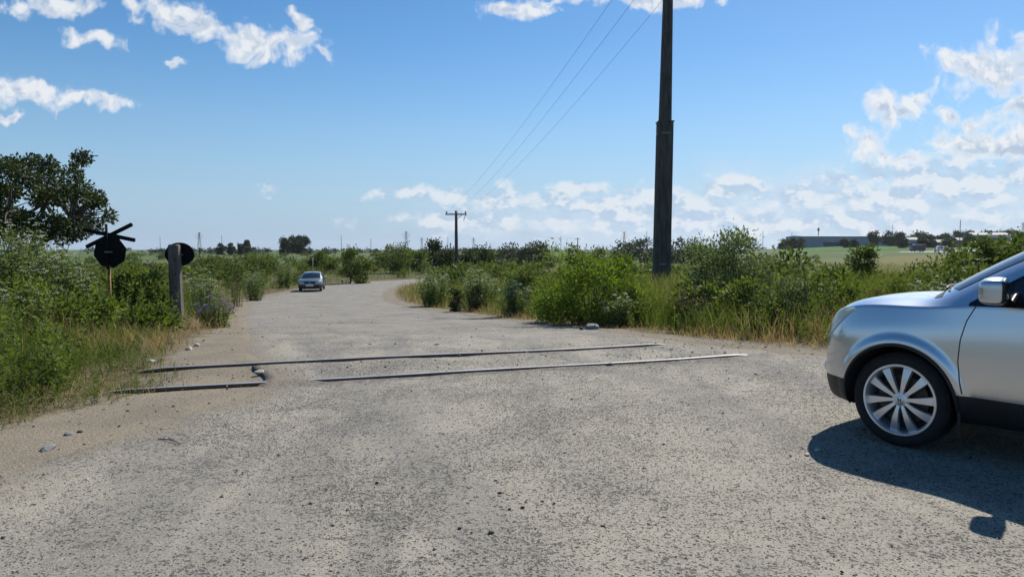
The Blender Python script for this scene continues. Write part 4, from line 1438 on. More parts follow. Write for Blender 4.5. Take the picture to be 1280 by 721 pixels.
def crossbuck():
    D = 15.6
    x, y = gp(136.5, D)
    z = float(gh(x, y))
    r = thing('crossing_sign', 'dark crossbuck with an eight sided board below, seen from behind', 'sign', (x, y, z))
    def loc(px, py): return Vector(at(px, py, D)) - Vector((x, y, z))
    top = loc(134.5, 280).z
    split = loc(137, 333).z
    p = MB(); p.tube([(0, 0, -0.3), (0.0, 0, split + 0.02)], 0.030, 10)
    p.build('post', M_RUSTPOST, r, True)
    p = MB(); p.tube([(-0.01, -0.03, split - 0.06), (-0.02, -0.03, top)], 0.026, 10)
    p.build('upper_post', M_SIGNBACK, r, True)
    c = loc(137.3, 315.0)
    R = 20.3 / FPX * D
    o = MB()
    fr = frame_facing((c.x, 0.012, c.z), 0.10)
    o.prism([(R * cos(2 * pi * k / 8 + 0.22) * 0.99, R * sin(2 * pi * k / 8 + 0.22)) for k in range(8)], -0.006, 0.006, fr)
    o.build('octagon_board', M_SIGNBACK, r, bevel=0.003)
    b = MB(); b.box((c.x - 0.0, -0.055, c.z - 0.0), (0.16, 0.02, 0.03)); b.build('clamp', M_STEEL, r)
    for k, ((ax, ay), (bx, by)) in enumerate((((106, 287.0), (168, 300.5)), ((108, 309.0), (163.5, 280.0)))):
        a_, b_ = loc(ax, ay), loc(bx, by)
        m = (a_ + b_) / 2
        L = (b_ - a_).length / 2
        ang = atan2(b_.z - a_.z, b_.x - a_.x)
        ob = MB()
        hw = 0.043
        out = [(-L, -hw * 0.6), (-L + 0.02, -hw), (L - 0.02, -hw), (L, -hw * 0.6), (L, hw * 0.6), (L - 0.02, hw), (-L + 0.02, hw), (-L, hw * 0.6)]
        rot = [(u * cos(ang) - v * sin(ang), u * sin(ang) + v * cos(ang)) for u, v in out]
        ob.prism(rot, -0.006, 0.006, frame_facing((m.x, -0.005 + 0.03 * k, m.z), 0.10))
        ob.build('cross_arm', M_SIGNBACK, r, bevel=0.003)
crossbuck()

def post_with_disc():
    D = 16.8
    x, y = gp(220.5, D)
    z = float(gh(x, y))
    r = thing('concrete_post', 'squat concrete post carrying a dark round board on its far side', 'post', (x, y, z))
    top = at(219, 305.5, D).z - z
    w = 13.0 / FPX * D
    mb = MB()
    n = 8
    def ring(zz, s, wob_):
        h = w / 2 * s
        c = h * 0.30
        return [(-h + c, -h, zz), (h - c, -h, zz), (h, -h + c, zz), (h, h - c, zz), (h - c, h, zz), (-h + c, h, zz), (-h, h - c, zz), (-h, -h + c, zz)]
    levels = [(-0.3, 1.08), (0.3, 1.05), (0.9, 1.02), (top - 0.10, 0.99), (top - 0.03, 0.95), (top, 0.80)]
    vs = []
    for zz, s in levels: vs += ring(zz, s, 0)
    fs = [(i * n + k, i * n + (k + 1) % n, (i + 1) * n + (k + 1) % n, (i + 1) * n + k) for i in range(len(levels) - 1) for k in range(n)]
    fs.append(tuple((len(levels) - 1) * n + k for k in range(n)))
    mb.add(vs, fs)
    o = mb.build('shaft', M_CONC, r, bevel=0.008)
    o.rotation_euler = (0, radians(-1.2), radians(6))
    # bolt holes seen on the near face
    for zz in (top - 0.36, top - 0.68, top - 1.0):
        h = MB(); h.lathe([(0.0, -0.004), (0.016, -0.004), (0.016, 0.01)], 12, 'y', (0.03, -w / 2 * 1.03, zz)); h.build('bolt_hole', M_SIGNBACK, r)
    c = Vector(at(224.5, 318, D + w / 2 + 0.05)) - Vector((x, y, z))
    b = MB()
    R = 19.0 / FPX * (D + 0.2)
    out = []
    for k in range(32):
        a = 2 * pi * k / 32
        rr = R * (1.0 if sin(a) > -0.2 else 0.98)
        out.append((rr * cos(a), rr * sin(a) * 0.78))
    b.prism(out, -0.012, 0.012, frame_facing(c, -0.05))
    b.build('round_board', M_SIGNBACK, r, bevel=0.004)
    bk = MB(); bk.box((c.x * 0.5, w / 2 + 0.02, c.z), (0.18, 0.06, 0.05)); bk.build('bracket', M_STEEL, r)
post_with_disc()

# ------------------------------------------------------------------ poles and wires
POLE_D = 31.0
def insulator(mb, p, s=1.0):
    mb.lathe([(0.0, -0.05 * s), (0.02 * s, -0.05 * s), (0.02 * s, 0.02 * s), (0.055 * s, 0.03 * s), (0.045 * s, 0.07 * s), (0.06 * s, 0.08 * s), (0.05 * s, 0.14 * s), (0.02 * s, 0.17 * s), (0.0, 0.17 * s)], 12, 'z', p)

def stepped_pole():
    D = POLE_D
    x, y = gp(826.5, D)
    z = float(gh(x, y))
    r = thing('utility_pole', 'tall dark pole with a thick lower sleeve, close right of centre', 'pole', (x, y, z))
    zt = at(829, 153.5, D).z - z
    lean = 0.05
    def sect(mb, z0, z1, w0, w1, d0, d1, groove):
        def ring(zz, w, d):
            cx = lean * (zz / 4.0)
            c = 0.22 * w; g = groove
            return [(cx - w + c, -d, zz), (cx - 0.25 * w, -d, zz), (cx - 0.22 * w, -d + g, zz), (cx + 0.22 * w, -d + g, zz), (cx + 0.25 * w, -d, zz), (cx + w - c, -d, zz), (cx + w, -d + c, zz),
                    (cx + w, d - c, zz), (cx + w - c, d, zz), (cx - w + c, d, zz), (cx - w, d - c, zz), (cx - w, -d + c, zz)]
        a, b = ring(z0, w0, d0), ring(z1, w1, d1)
        n = len(a)
        mb.add(a + b, [(k, (k + 1) % n, n + (k + 1) % n, n + k) for k in range(n)] + [tuple(range(n))[::-1], tuple(n + k for k in range(n))])
    wl = 20.0 / FPX * D / 2
    mb = MB(); sect(mb, -0.4, zt, wl * 1.02, wl * 0.93, wl * 0.95, wl * 0.9, 0.02); mb.build('lower_sleeve', M_POLE, r, bevel=0.006)
    mb = MB()
    cx = lean * zt / 4
    mb.box((cx, 0, zt + 0.02), (wl * 1.98, wl * 1.9, 0.045)); mb.build('collar', M_POLE, r, bevel=0.01)
    for zb in (1.2, zt - 0.5):
        m = MB(); m.lathe([(wl * 1.02, zb), (wl * 1.06, zb), (wl * 1.06, zb + 0.06), (wl * 1.02, zb + 0.06)], 12, 'z', (lean * zb / 4, 0, 0), closed=True); m.build('steel_band', M_STEEL, r)
    wu = 14.2 / FPX * D / 2
    ztop = 14.1 - z
    mb = MB(); sect(mb, zt - 0.05, ztop, wu, wu * 0.66, wu, wu * 0.66, 0.012); mb.build('upper_shaft', M_POLE, r, bevel=0.005)
    tx = lean * ztop / 4
    arm_z = 13.45 - z
    mb = MB(); mb.box((tx + 0.2, -0.30, arm_z), (2.7, 0.12, 0.12)); mb.build('crossarm', M_STEEL, r, bevel=0.005)
    ends = []
    for dx in (-0.98, 0.03, 1.40):
        m = MB(); insulator(m, (tx + dx, -0.30, arm_z + 0.09), 1.4); m.build('insulator', M_PORC, r, True)
        ends.append(Vector((x + tx + dx, y - 0.30, z + arm_z + 0.32)))
    return ends

def telegraph_pole():
    D = 110.0
    x, y = gp(570.5, D)
    z = float(gh(x, y))
    r = thing('telegraph_pole', 'farther dark pole with a short crossarm beyond the road bend', 'pole', (x, y, z))
    top = at(570.5, 263.5, D).z - z
    mb = MB(); mb.tube([(0, 0, -0.4), (0.0, 0, top * 0.5), (0.0, 0, top)], [0.28, 0.25, 0.20], 10); mb.build('shaft', M_POLE, r, True)
    az = at(570, 268, D).z - z
    mb = MB(); mb.box((0, -0.26, az), (3.2, 0.16, 0.20)); mb.build('crossarm', M_STEEL, r)
    mb = MB(); mb.tube([(0.0, -0.26, az - 0.9), (0.9, -0.26, az - 0.05)], 0.04, 6); mb.build('brace', M_STEEL, r)
    ends = []
    for dx in (-1.42, 0.0, 1.42):
        m = MB(); insulator(m, (dx, -0.26, az + 0.1), 2.0); m.build('insulator', M_PORC, r, True)
        ends.append(Vector((x + dx, y - 0.26, z + az + 0.44)))
    m = MB(); m.tube([(1.5, -0.26, az - 0.05), (1.26, -0.26, az - 0.5), (1.15, -0.26, az - 0.95)], 0.055, 6); m.build('hanging_clamp', M_STEEL, r)
    return ends

def wire(a, b, sag, label, rad):
    mb = MB()
    pts = []
    for i in range(25):
        t = i / 24
        p = a.lerp(b, t)
        p.z -= sag * 4 * t * (1 - t)
        pts.append(p)
    mb.tube(pts, rad, 5)
    tag(mb.build('overhead_wire', M_WIRE), label, 'wire', 'overhead wires')
E1 = stepped_pole()
E2 = telegraph_pole()
for a, b, w in zip(E1, E2, ('leftmost', 'middle', 'rightmost')):
    wire(a, b, 1.1, f'{w} of the three wires rising from the far pole to the stepped pole', 0.0075)
def far_pole(px, top, D, rad, label, arm=0.0, name='far_pole'):
    x, y = gp(px, D)
    z = float(base_z(x, y))
    h = at(px, top, D).z - z
    mb = MB(); mb.tube([(0, 0, -0.5), (0, 0, h)], [rad, rad * 0.7], 8)
    if arm > 0:
        r = thing(name, label, 'pole', (x, y, z))
        mb.build('shaft', M_POLE, r, True)
        a = MB(); a.box((0, 0, h - 0.5), (arm, 0.12, 0.14)); a.build('crossarm', M_STEEL, r)
    else:
        o = mb.build(name, M_POLE, None, True)
        o.location = (x, y, z)
        tag(o, label, 'pole')
    return Vector((x, y, z + h))
P3 = far_pole(722, 297, 240, 0.2, 'thin pole rising behind the bright yellow-green bush', 2.0)
for b, w in zip(E2, ('upper left', 'middle', 'right')):
    wire(b, P3 + Vector((b.x - E2[1].x, 0, 0)), 1.6, f'{w} wire from the telegraph pole towards the thin pole behind the bright bush', 0.009)
far_pole(1198.5, 275, 335, 0.20, 'tallest thin pole above the far road on the right', 0)
far_pole(1168, 296, 322, 0.24, 'short dark pole at the far road, left of the white van', 0)
for px, top, lab in ((201, 296, 'thin mast on the horizon left of the concrete post'), (278, 294, 'thin mast on the horizon right of the concrete post'), (427, 294, 'thin mast on the horizon above the road bend'),
                     (464, 298, 'short thin mast between the bend and the lattice pylons'), (560, 296, 'thin mast on the horizon left of the telegraph pole'), (953, 288, 'thin mast on the horizon left of the warehouse'),
                     (989, 290, 'thin mast over the left end of the warehouse'), (1114, 281, 'thin mast over the middle of the warehouse roof'), (808, 289, 'thin mast on the horizon just left of the stepped pole'),
                     (701, 295, 'thin mast on the horizon right of the willows')):
    far_pole(px, top, 900, 0.35, lab, 0, 'far_mast')

def pylon(px, top, D, label, s=1.0):
    x, y = gp(px, D)
    z = float(base_z(x, y))
    h = at(px, top, D).z - z
    r = thing('lattice_pylon', label, 'pylon', (x, y, z))
    mb = MB()
    w0, w1 = h * 0.10, h * 0.022
    q = 0.22 * s
    cor = [(-1, -1), (1, -1), (1, 1), (-1, 1)]
    nl = 7
    def wz(t): return w0 + (w1 - w0) * min(1, t * 1.25)
    for c in cor:
        mb.tube([(c[0] * wz(t), c[1] * wz(t), h * t) for t in (0, 0.8, 1.0)], q, 4)
    for i in range(nl):
        t0, t1 = i / nl * 0.95, (i + 1) / nl * 0.95
        for k in range(4):
            a, b = cor[k], cor[(k + 1) % 4]
            mb.tube([(a[0] * wz(t0), a[1] * wz(t0), h * t0), (b[0] * wz(t1), b[1] * wz(t1), h * t1)], q * 0.6, 4)
    mb.build('tower', M_STEEL, r)
    for t, l in ((0.70, 0.16), (0.82, 0.20), (0.94, 0.12)):
        m = MB()
        for sd in (-1, 1):
            m.tube([(0, 0, h * t), (sd * h * l, 0, h * t)], q * 0.7, 4)
            m.tube([(0, 0, h * (t + 0.04)), (sd * h * l, 0, h * t)], q * 0.6, 4)
        m.build('crossarm', M_STEEL, r)
pylon(250, 290.5, 1100, 'lattice pylon on the horizon right of the concrete post')
pylon(508, 289, 1100, 'most distinct lattice pylon, above the trees at the bend')
pylon(527.5, 297, 1500, 'smaller fainter lattice pylon right of the distinct one', 1.2)
pylon(592, 297, 1500, 'faint lattice pylon just right of the telegraph pole', 1.2)
pylon(780, 289.5, 1100, 'slim lattice pylon on the horizon left of the stepped pole')
pylon(1277, 278, 1200, 'lattice pylon at the right edge above the trees')

M_WALLB = simple('blue_grey_cladding', (0.25, 0.30, 0.37), 0.6, var=0.08, scale=0.2)
def water_tower():
    D = 800.0
    x, y = gp(1022, D)
    z = float(base_z(x, y))
    h = at(1022, 284.5, D).z - z
    r = thing('water_tower', 'small tank tower on a stalk above the warehouse', 'tower', (x, y, z))
    mb = MB(); mb.lathe([(0.6, 0), (0.45, h * 0.75), (0.45, h * 0.8)], 12, 'z'); mb.build('stalk', M_WALLB, r, True)
    mb = MB(); mb.lathe([(0.45, h * 0.80), (1.2, h * 0.87), (1.2, h * 0.97), (0.0, h)], 14, 'z'); mb.build('tank', M_WALLB, r, True)
water_tower()

# ------------------------------------------------------------------ far buildings and fields on the right
M_ROOFB = simple('grey_roof_sheet', (0.16, 0.175, 0.20), 0.5, var=0.1, scale=0.2)
M_DOORB = simple('dark_door', (0.06, 0.07, 0.09), 0.5)
M_WHITE = simple('white_paint', (0.72, 0.72, 0.70), 0.5, var=0.05)
M_PALEROOF = simple('pale_roof', (0.26, 0.24, 0.225), 0.7, var=0.15)
M_WINDOW = simple('dark_glass_far', (0.03, 0.035, 0.045), 0.1)

def hall(pxa, pxb, D, top, label, wall_m, roof_m, depth, doors, pitch_h, name, cat='building', wins=()):
    xa, ya = gp(pxa, D); xb, yb = gp(pxb, D)
    L = xb - xa
    z = min(float(base_z(xa, D)), float(base_z(xb, D)))
    h = at((pxa + pxb) / 2, top, D).z - z - pitch_h
    r = thing(name, label, cat, ((xa + xb) / 2, D, z))
    mb = MB(); mb.box((0, depth / 2, h / 2 - 1), (L, depth, h + 2)); mb.build('wall', wall_m, r)
    o = 0.4
    mb = MB()
    fr = lambda u, v, t: (t, depth / 2 + u, v)
    mb.prism([(-depth / 2 - o, h + 0.02), (depth / 2 + o, h + 0.02), (depth / 2 + o, h + 0.35), (0, h + pitch_h + 0.3), (-depth / 2 - o, h + 0.35)], -L / 2 - o, L / 2 + o, fr)
    mb.build('roof', roof_m, r)
    for px, w, hh in doors:
        m = MB(); m.box(((px - (pxa + pxb) / 2) / FPX * D, -0.06, hh / 2), (w, 0.1, hh)); m.build('door', M_DOORB, r)
    for px, zc, w, hh in wins:
        m = MB(); m.box(((px - (pxa + pxb) / 2) / FPX * D, -0.05, zc), (w, 0.08, hh)); m.build('window', M_WINDOW, r)
hall(1003, 1182, 640, 294.6, 'long low blue-grey warehouse on the right horizon', M_WALLB, M_ROOFB, 40, [(1034, 8, 5.2), (1044, 6, 5.0), (1150, 6, 4.5)], 0.8, 'warehouse')
hall(1216, 1262, 590, 291, 'long low building with a pale roof among the far right trees', M_WHITE, M_PALEROOF, 14, [(1240, 2.5, 2.5)], 2.0, 'long_shed', wins=[(1225, 3, 2, 1.2), (1250, 3, 2, 1.2)])
hall(1135, 1147, 520, 297, 'small house with a pale roof left of the short dark pole', M_WALLB, M_PALEROOF, 7, [(1141, 1.2, 2.1)], 1.8, 'house', 'house', [(1138, 1.8, 1.2, 1.2)])
hall(1171, 1181, 500, 300, 'small house with a pale roof above the white van', M_WALLB, M_PALEROOF, 7, [(1176, 1.2, 2.1)], 1.8, 'house', 'house', [(1173, 1.8, 1.2, 1.2)])
hall(1196, 1206, 505, 297.5, 'small house with a pale roof right of the tallest thin pole', M_WALLB, M_PALEROOF, 7, [(1201, 1.2, 2.1)], 1.8, 'house', 'house', [(1204, 1.8, 1.2, 1.2)])

def field_strip(name, pts, mat, lift, n=30, m=10):
    """draped sheet between a near and a far edge, each (px, D) pairs"""
    near, far = pts
    V = []
    for i in range(n + 1):
        t = i / n
        a = np.array(near[0]) * (1 - t) + np.array(near[1]) * t
        b = np.array(far[0]) * (1 - t) + np.array(far[1]) * t
        for j in range(m + 1):
            u = j / m
            p = a * (1 - u) + b * u
            x, y = gp(p[0], p[1])
            V.append((x, y, float(gh(x, y)) + lift))
    V = np.array(V)
    Q = [(i * (m + 1) + j, (i + 1) * (m + 1) + j, (i + 1) * (m + 1) + j + 1, i * (m + 1) + j + 1) for i in range(n) for j in range(m)]
    me = np_mesh(name, V, np.array(Q))
    tag(link_mesh(name, me, mat, smooth=True), kind='structure')
def field_mat(name, a, b, s):
    m, nt, out = new_mat(name)
    g = NG(nt)
    pos = g.n('ShaderNodeNewGeometry').outputs['Position']
    mp = g.n('ShaderNodeMapping'); mp.inputs['Rotation'].default_value = (0, 0, 0.5); mp.inputs['Scale'].default_value = (1, 0.12, 1); g.l(pos, mp.inputs[0])
    c = g.mix(g.step(g.noise(mp.outputs[0], s, 4, 0.6), 0.3, 0.7), a, b)
    c = g.mix(g.math('MULTIPLY', g.step(g.noise(pos, 0.09, 4, 0.6), 0.45, 0.65), 0.4), c, tuple(x * 0.7 for x in a))
    bsdf(g, out, c, 0.95, 0, 0.1)
    return m
field_strip('brown_field', (((1085, 95), (1330, 95)), ((1108, 250), (1330, 300))), field_mat('brown_green_crop', (0.125, 0.118, 0.036), (0.165, 0.148, 0.052), 1.2), 0.06, 40, 24)
field_strip('far_road', (((1122, 318), (1300, 345)), ((1126, 336), (1300, 400))), simple('pale_far_asphalt', (0.42, 0.40, 0.38), 0.85, var=0.08, scale=0.3), 0.09, 30, 8)
field_strip('green_field', (((990, 380), (1128, 400)), ((990, 600), (1128, 600))), field_mat('young_green_crop', (0.055, 0.125, 0.022), (0.075, 0.15, 0.03), 0.6), 0.10, 30, 16)
field_strip('green_field', (((1129, 420), (1300, 430)), ((1129, 500), (1300, 500))), field_mat('young_green_crop_right', (0.055, 0.125, 0.022), (0.075, 0.15, 0.03), 0.6), 0.10, 30, 16)
# ------------------------------------------------------------------ cars
M_TYRE = simple('tyre_rubber', (0.010, 0.010, 0.011), 0.8, var=0.25, scale=20, bump=0.3, bscale=80)
M_BLACK = simple('black_plastic', (0.014, 0.014, 0.015), 0.55, var=0.2, scale=8)
M_TRIM = simple('black_gloss_trim', (0.008, 0.008, 0.009), 0.18)
M_GLASS = simple('tinted_glass', (0.012, 0.015, 0.017), 0.02, spec=0.8, var=0.0)
M_SCREEN = simple('windscreen_glass', (0.035, 0.042, 0.048), 0.02, spec=0.9, var=0.0)
M_ALLOY = simple('alloy_rim', (0.72, 0.72, 0.73), 0.32, 0.75, var=0.06)
M_DULL = simple('dull_alloy_rim', (0.35, 0.35, 0.36), 0.6, 0.3, var=0.06)
M_DISC = simple('brake_iron', (0.06, 0.055, 0.05), 0.5, 0.6)
M_CHROME = simple('chrome', (0.75, 0.75, 0.77), 0.08, 1.0, var=0.02)
M_PLATE = simple('plate_white', (0.70, 0.70, 0.68), 0.4, var=0.03)

def paint(name, col, rough=0.32, metal=0.75):
    m, nt, out = new_mat(name)
    g = NG(nt)
    tc = g.n('ShaderNodeTexCoord').outputs['Object']
    fl = g.noise(tc, 900.0, 1, 0.5)
    dust = g.noise(tc, 1.5, 2, 0.5)
    c = g.mix(fl, tuple(x * 0.93 for x in col), tuple(min(1, x * 1.07) for x in col))
    sp = g.n('ShaderNodeSeparateXYZ'); g.l(tc, sp.inputs[0])
    low = g.math('MULTIPLY', g.step(sp.outputs[2], 0.35, 0.85, 0.22, 0.0), g.step(dust, 0.3, 0.7))
    c = g.mix(low, c, (0.34, 0.30, 0.24))
    bsdf(g, out, c, g.math('ADD', rough, g.math('MULTIPLY', low, 0.35)), metal, 0.5, None, 1.0, 0.03)
    return m
M_SILVER_PAINT = paint('silver_car_paint', (0.64, 0.65, 0.67), 0.24, 0.85)
M_GREY_PAINT = paint('pale_grey_green_paint', (0.20, 0.235, 0.225), 0.35, 0.5)

def headlight_mat():
    m, nt, out = new_mat('headlamp_lens')
    g = NG(nt)
    tc = g.n('ShaderNodeTexCoord').outputs['Object']
    c = g.mix(g.noise(tc, 14, 3, 0.6), (0.66, 0.69, 0.55), (0.86, 0.88, 0.74))
    p = bsdf(g, out, c, 0.12, 0.0, 0.5, None, 1.0, 0.02)
    tr = g.n('ShaderNodeBsdfTranslucent'); g.l(c, tr.inputs[0])
    mx = g.n('ShaderNodeMixShader'); mx.inputs[0].default_value = 0.35
    g.l(p.outputs[0], mx.inputs[1]); g.l(tr.outputs[0], mx.inputs[2]); g.l(mx.outputs[0], out.inputs[0])
    return m
M_LENS = headlight_mat()
M_AMBER = simple('amber_lens', (0.55, 0.42, 0.30), 0.15, spec=0.7)
M_RED = simple('red_lens', (0.30, 0.015, 0.012), 0.15, spec=0.7)

def suv_net():
    """columns front to rear; rows underside centre -> side -> roof centre; (s, y, z)"""
    def col(s, lo, r6, up):
        out = []
        for k, (y, z) in enumerate(lo):
            out.append((s, y, z))
        out.append(r6)
        out += up
        return out
    C = []
    C.append([(.10, 0, .24), (.09, .42, .24), (.03, .50, .29), (.00, .52, .47), (.005, .52, .62), (.02, .52, .75), (.05, .50, .85), (.09, .42, .915), (.11, .30, .94), (.12, .15, .955), (.12, 0, .96)])
    C.append([(.16, 0, .23), (.18, .62, .23), (.155, .70, .29), (.13, .735, .47), (.13, .735, .62), (.145, .735, .77), (.18, .70, .90), (.22, .58, .97), (.22, .42, .995), (.22, .2, 1.01), (.22, 0, 1.015)])
    C.append([(.38, 0, .22), (.38, .72, .22), (.38, .82, .29), (.38, .868, .47), (.38, .872, .64), (.38, .868, .82), (.40, .815, .985), (.41, .69, 1.03), (.42, .5, 1.05), (.42, .25, 1.063), (.42, 0, 1.068)])
    C.append([(.64, 0, .22), (.64, .74, .22), (.64, .85, .29), (.64, .90, .47), (.64, .91, .66), (.64, .90, .86), (.64, .845, 1.025), (.66, .72, 1.062), (.68, .52, 1.082), (.68, .25, 1.096), (.68, 0, 1.10)])
    C.append([(.95, 0, .22), (.95, .75, .22), (.95, .855, .29), (.95, .905, .47), (.95, .915, .68), (.95, .905, .89), (.95, .862, 1.035), (.95, .74, 1.075), (.95, .53, 1.095), (.95, .26, 1.108), (.95, 0, 1.113)])
    C.append([(1.24, 0, .22), (1.24, .75, .22), (1.24, .855, .29), (1.24, .905, .47), (1.24, .917, .68), (1.24, .907, .90), (1.16, .875, 1.06), (1.10, .80, 1.10), (1.02, .56, 1.128), (0.97, .27, 1.140), (0.95, 0, 1.144)])
    C.append([(1.46, 0, .22), (1.46, .75, .22), (1.46, .855, .29), (1.46, .905, .47), (1.46, .918, .68), (1.46, .908, .91), (1.36, .882, 1.085), (1.22, .825, 1.155), (1.11, .60, 1.185), (1.02, .29, 1.20), (0.99, 0, 1.205)])
    C.append([(1.84, 0, .22), (1.84, .75, .22), (1.84, .855, .29), (1.84, .905, .47), (1.84, .918, .68), (1.84, .908, .92), (1.80, .886, 1.10), (1.69, .752, 1.43), (1.59, .56, 1.465), (1.50, .28, 1.49), (1.47, 0, 1.495)])
    C.append([(2.18, 0, .22), (2.18, .75, .22), (2.18, .855, .29), (2.18, .905, .47), (2.18, .918, .68), (2.18, .908, .93), (2.18, .888, 1.115), (2.08, .685, 1.572), (1.99, .52, 1.622), (1.91, .26, 1.648), (1.88, 0, 1.655)])
    C.append([(2.75, 0, .22), (2.75, .75, .22), (2.75, .855, .29), (2.75, .905, .47), (2.75, .918, .68), (2.75, .908, .94), (2.75, .886, 1.13), (2.75, .665, 1.60), (2.75, .52, 1.652), (2.75, .26, 1.676), (2.75, 0, 1.682)])
    C.append([(3.5, 0, .22), (3.5, .75, .22), (3.5, .855, .29), (3.5, .905, .47), (3.5, .915, .68), (3.5, .905, .95), (3.5, .88, 1.16), (3.5, .65, 1.58), (3.5, .51, 1.635), (3.5, .26, 1.66), (3.5, 0, 1.666)])
    C.append([(4.1, 0, .24), (4.1, .74, .24), (4.1, .83, .31), (4.1, .88, .48), (4.1, .885, .68), (4.1, .88, .95), (4.1, .85, 1.17), (4.1, .62, 1.52), (4.1, .50, 1.58), (4.1, .26, 1.605), (4.1, 0, 1.61)])
    C.append([(4.40, 0, .28), (4.40, .68, .28), (4.42, .77, .34), (4.44, .82, .50), (4.44, .82, .68), (4.42, .82, .95), (4.38, .80, 1.15), (4.28, .60, 1.44), (4.26, .48, 1.50), (4.25, .25, 1.525), (4.25, 0, 1.53)])
    C.append([(4.47, 0, .34), (4.47, .50, .34), (4.50, .58, .38), (4.53, .62, .50), (4.53, .62, .68), (4.50, .62, .95), (4.45, .60, 1.13), (4.36, .48, 1.36), (4.33, .40, 1.42), (4.32, .22, 1.44), (4.32, 0, 1.445)])
    # short steep nose and a high flat bonnet
    out = []
    for i, c in enumerate(C):
        o = []
        for j, (s, y, z) in enumerate(c):
            if s < 0.64: s = 0.64 - (0.64 - s) * 0.80
            if j >= 6 and i in (0, 1, 2, 3, 4): z += (0.02, 0.035, 0.035, 0.03, 0.02)[i]
            o.append((s, y, z))
        out.append(o)
    return out

def sedan_net():
    zi = [0.0, .22, .29, .47, .68, .92, 1.10, 1.195, 1.46, 1.65, 1.70]
    zo = [0.0, .18, .24, .40, .56, .76, .875, .955, 1.20, 1.37, 1.41]
    C = suv_net()
    out = []
    for i, c in enumerate(C):
        o = []
        for (s, y, z) in c:
            o.append([s * 4.62 / 4.53, y * 0.955, float(np.interp(z, zi, zo))])
        out.append(o)
    # a notch-back tail in place of the tall hatch
    for i, (zs, ys, ds) in {10: ((1.33, 1.375, 1.39, 1.392), (.60, .47, .24, 0), 0.0), 11: ((.97, .99, 1.0, 1.0), (.70, .52, .26, 0), 0.05), 12: ((.93, .955, .965, .965), (.66, .5, .25, 0), 0.1), 13: ((.88, .90, .91, .91), (.5, .4, .22, 0), 0.14)}.items():
        for k in range(4):
            out[i][7 + k][2] = zs[k]; out[i][7 + k][1] = ys[k]; out[i][7 + k][0] += ds
        if i >= 11: out[i][6][2] = zs[0] - 0.05
    return [[tuple(p) for p in c] for c in out]

def eval_mesh(o):
    dg = bpy.context.evaluated_depsgraph_get()
    dg.update()
    return bpy.data.meshes.new_from_object(o.evaluated_get(dg))

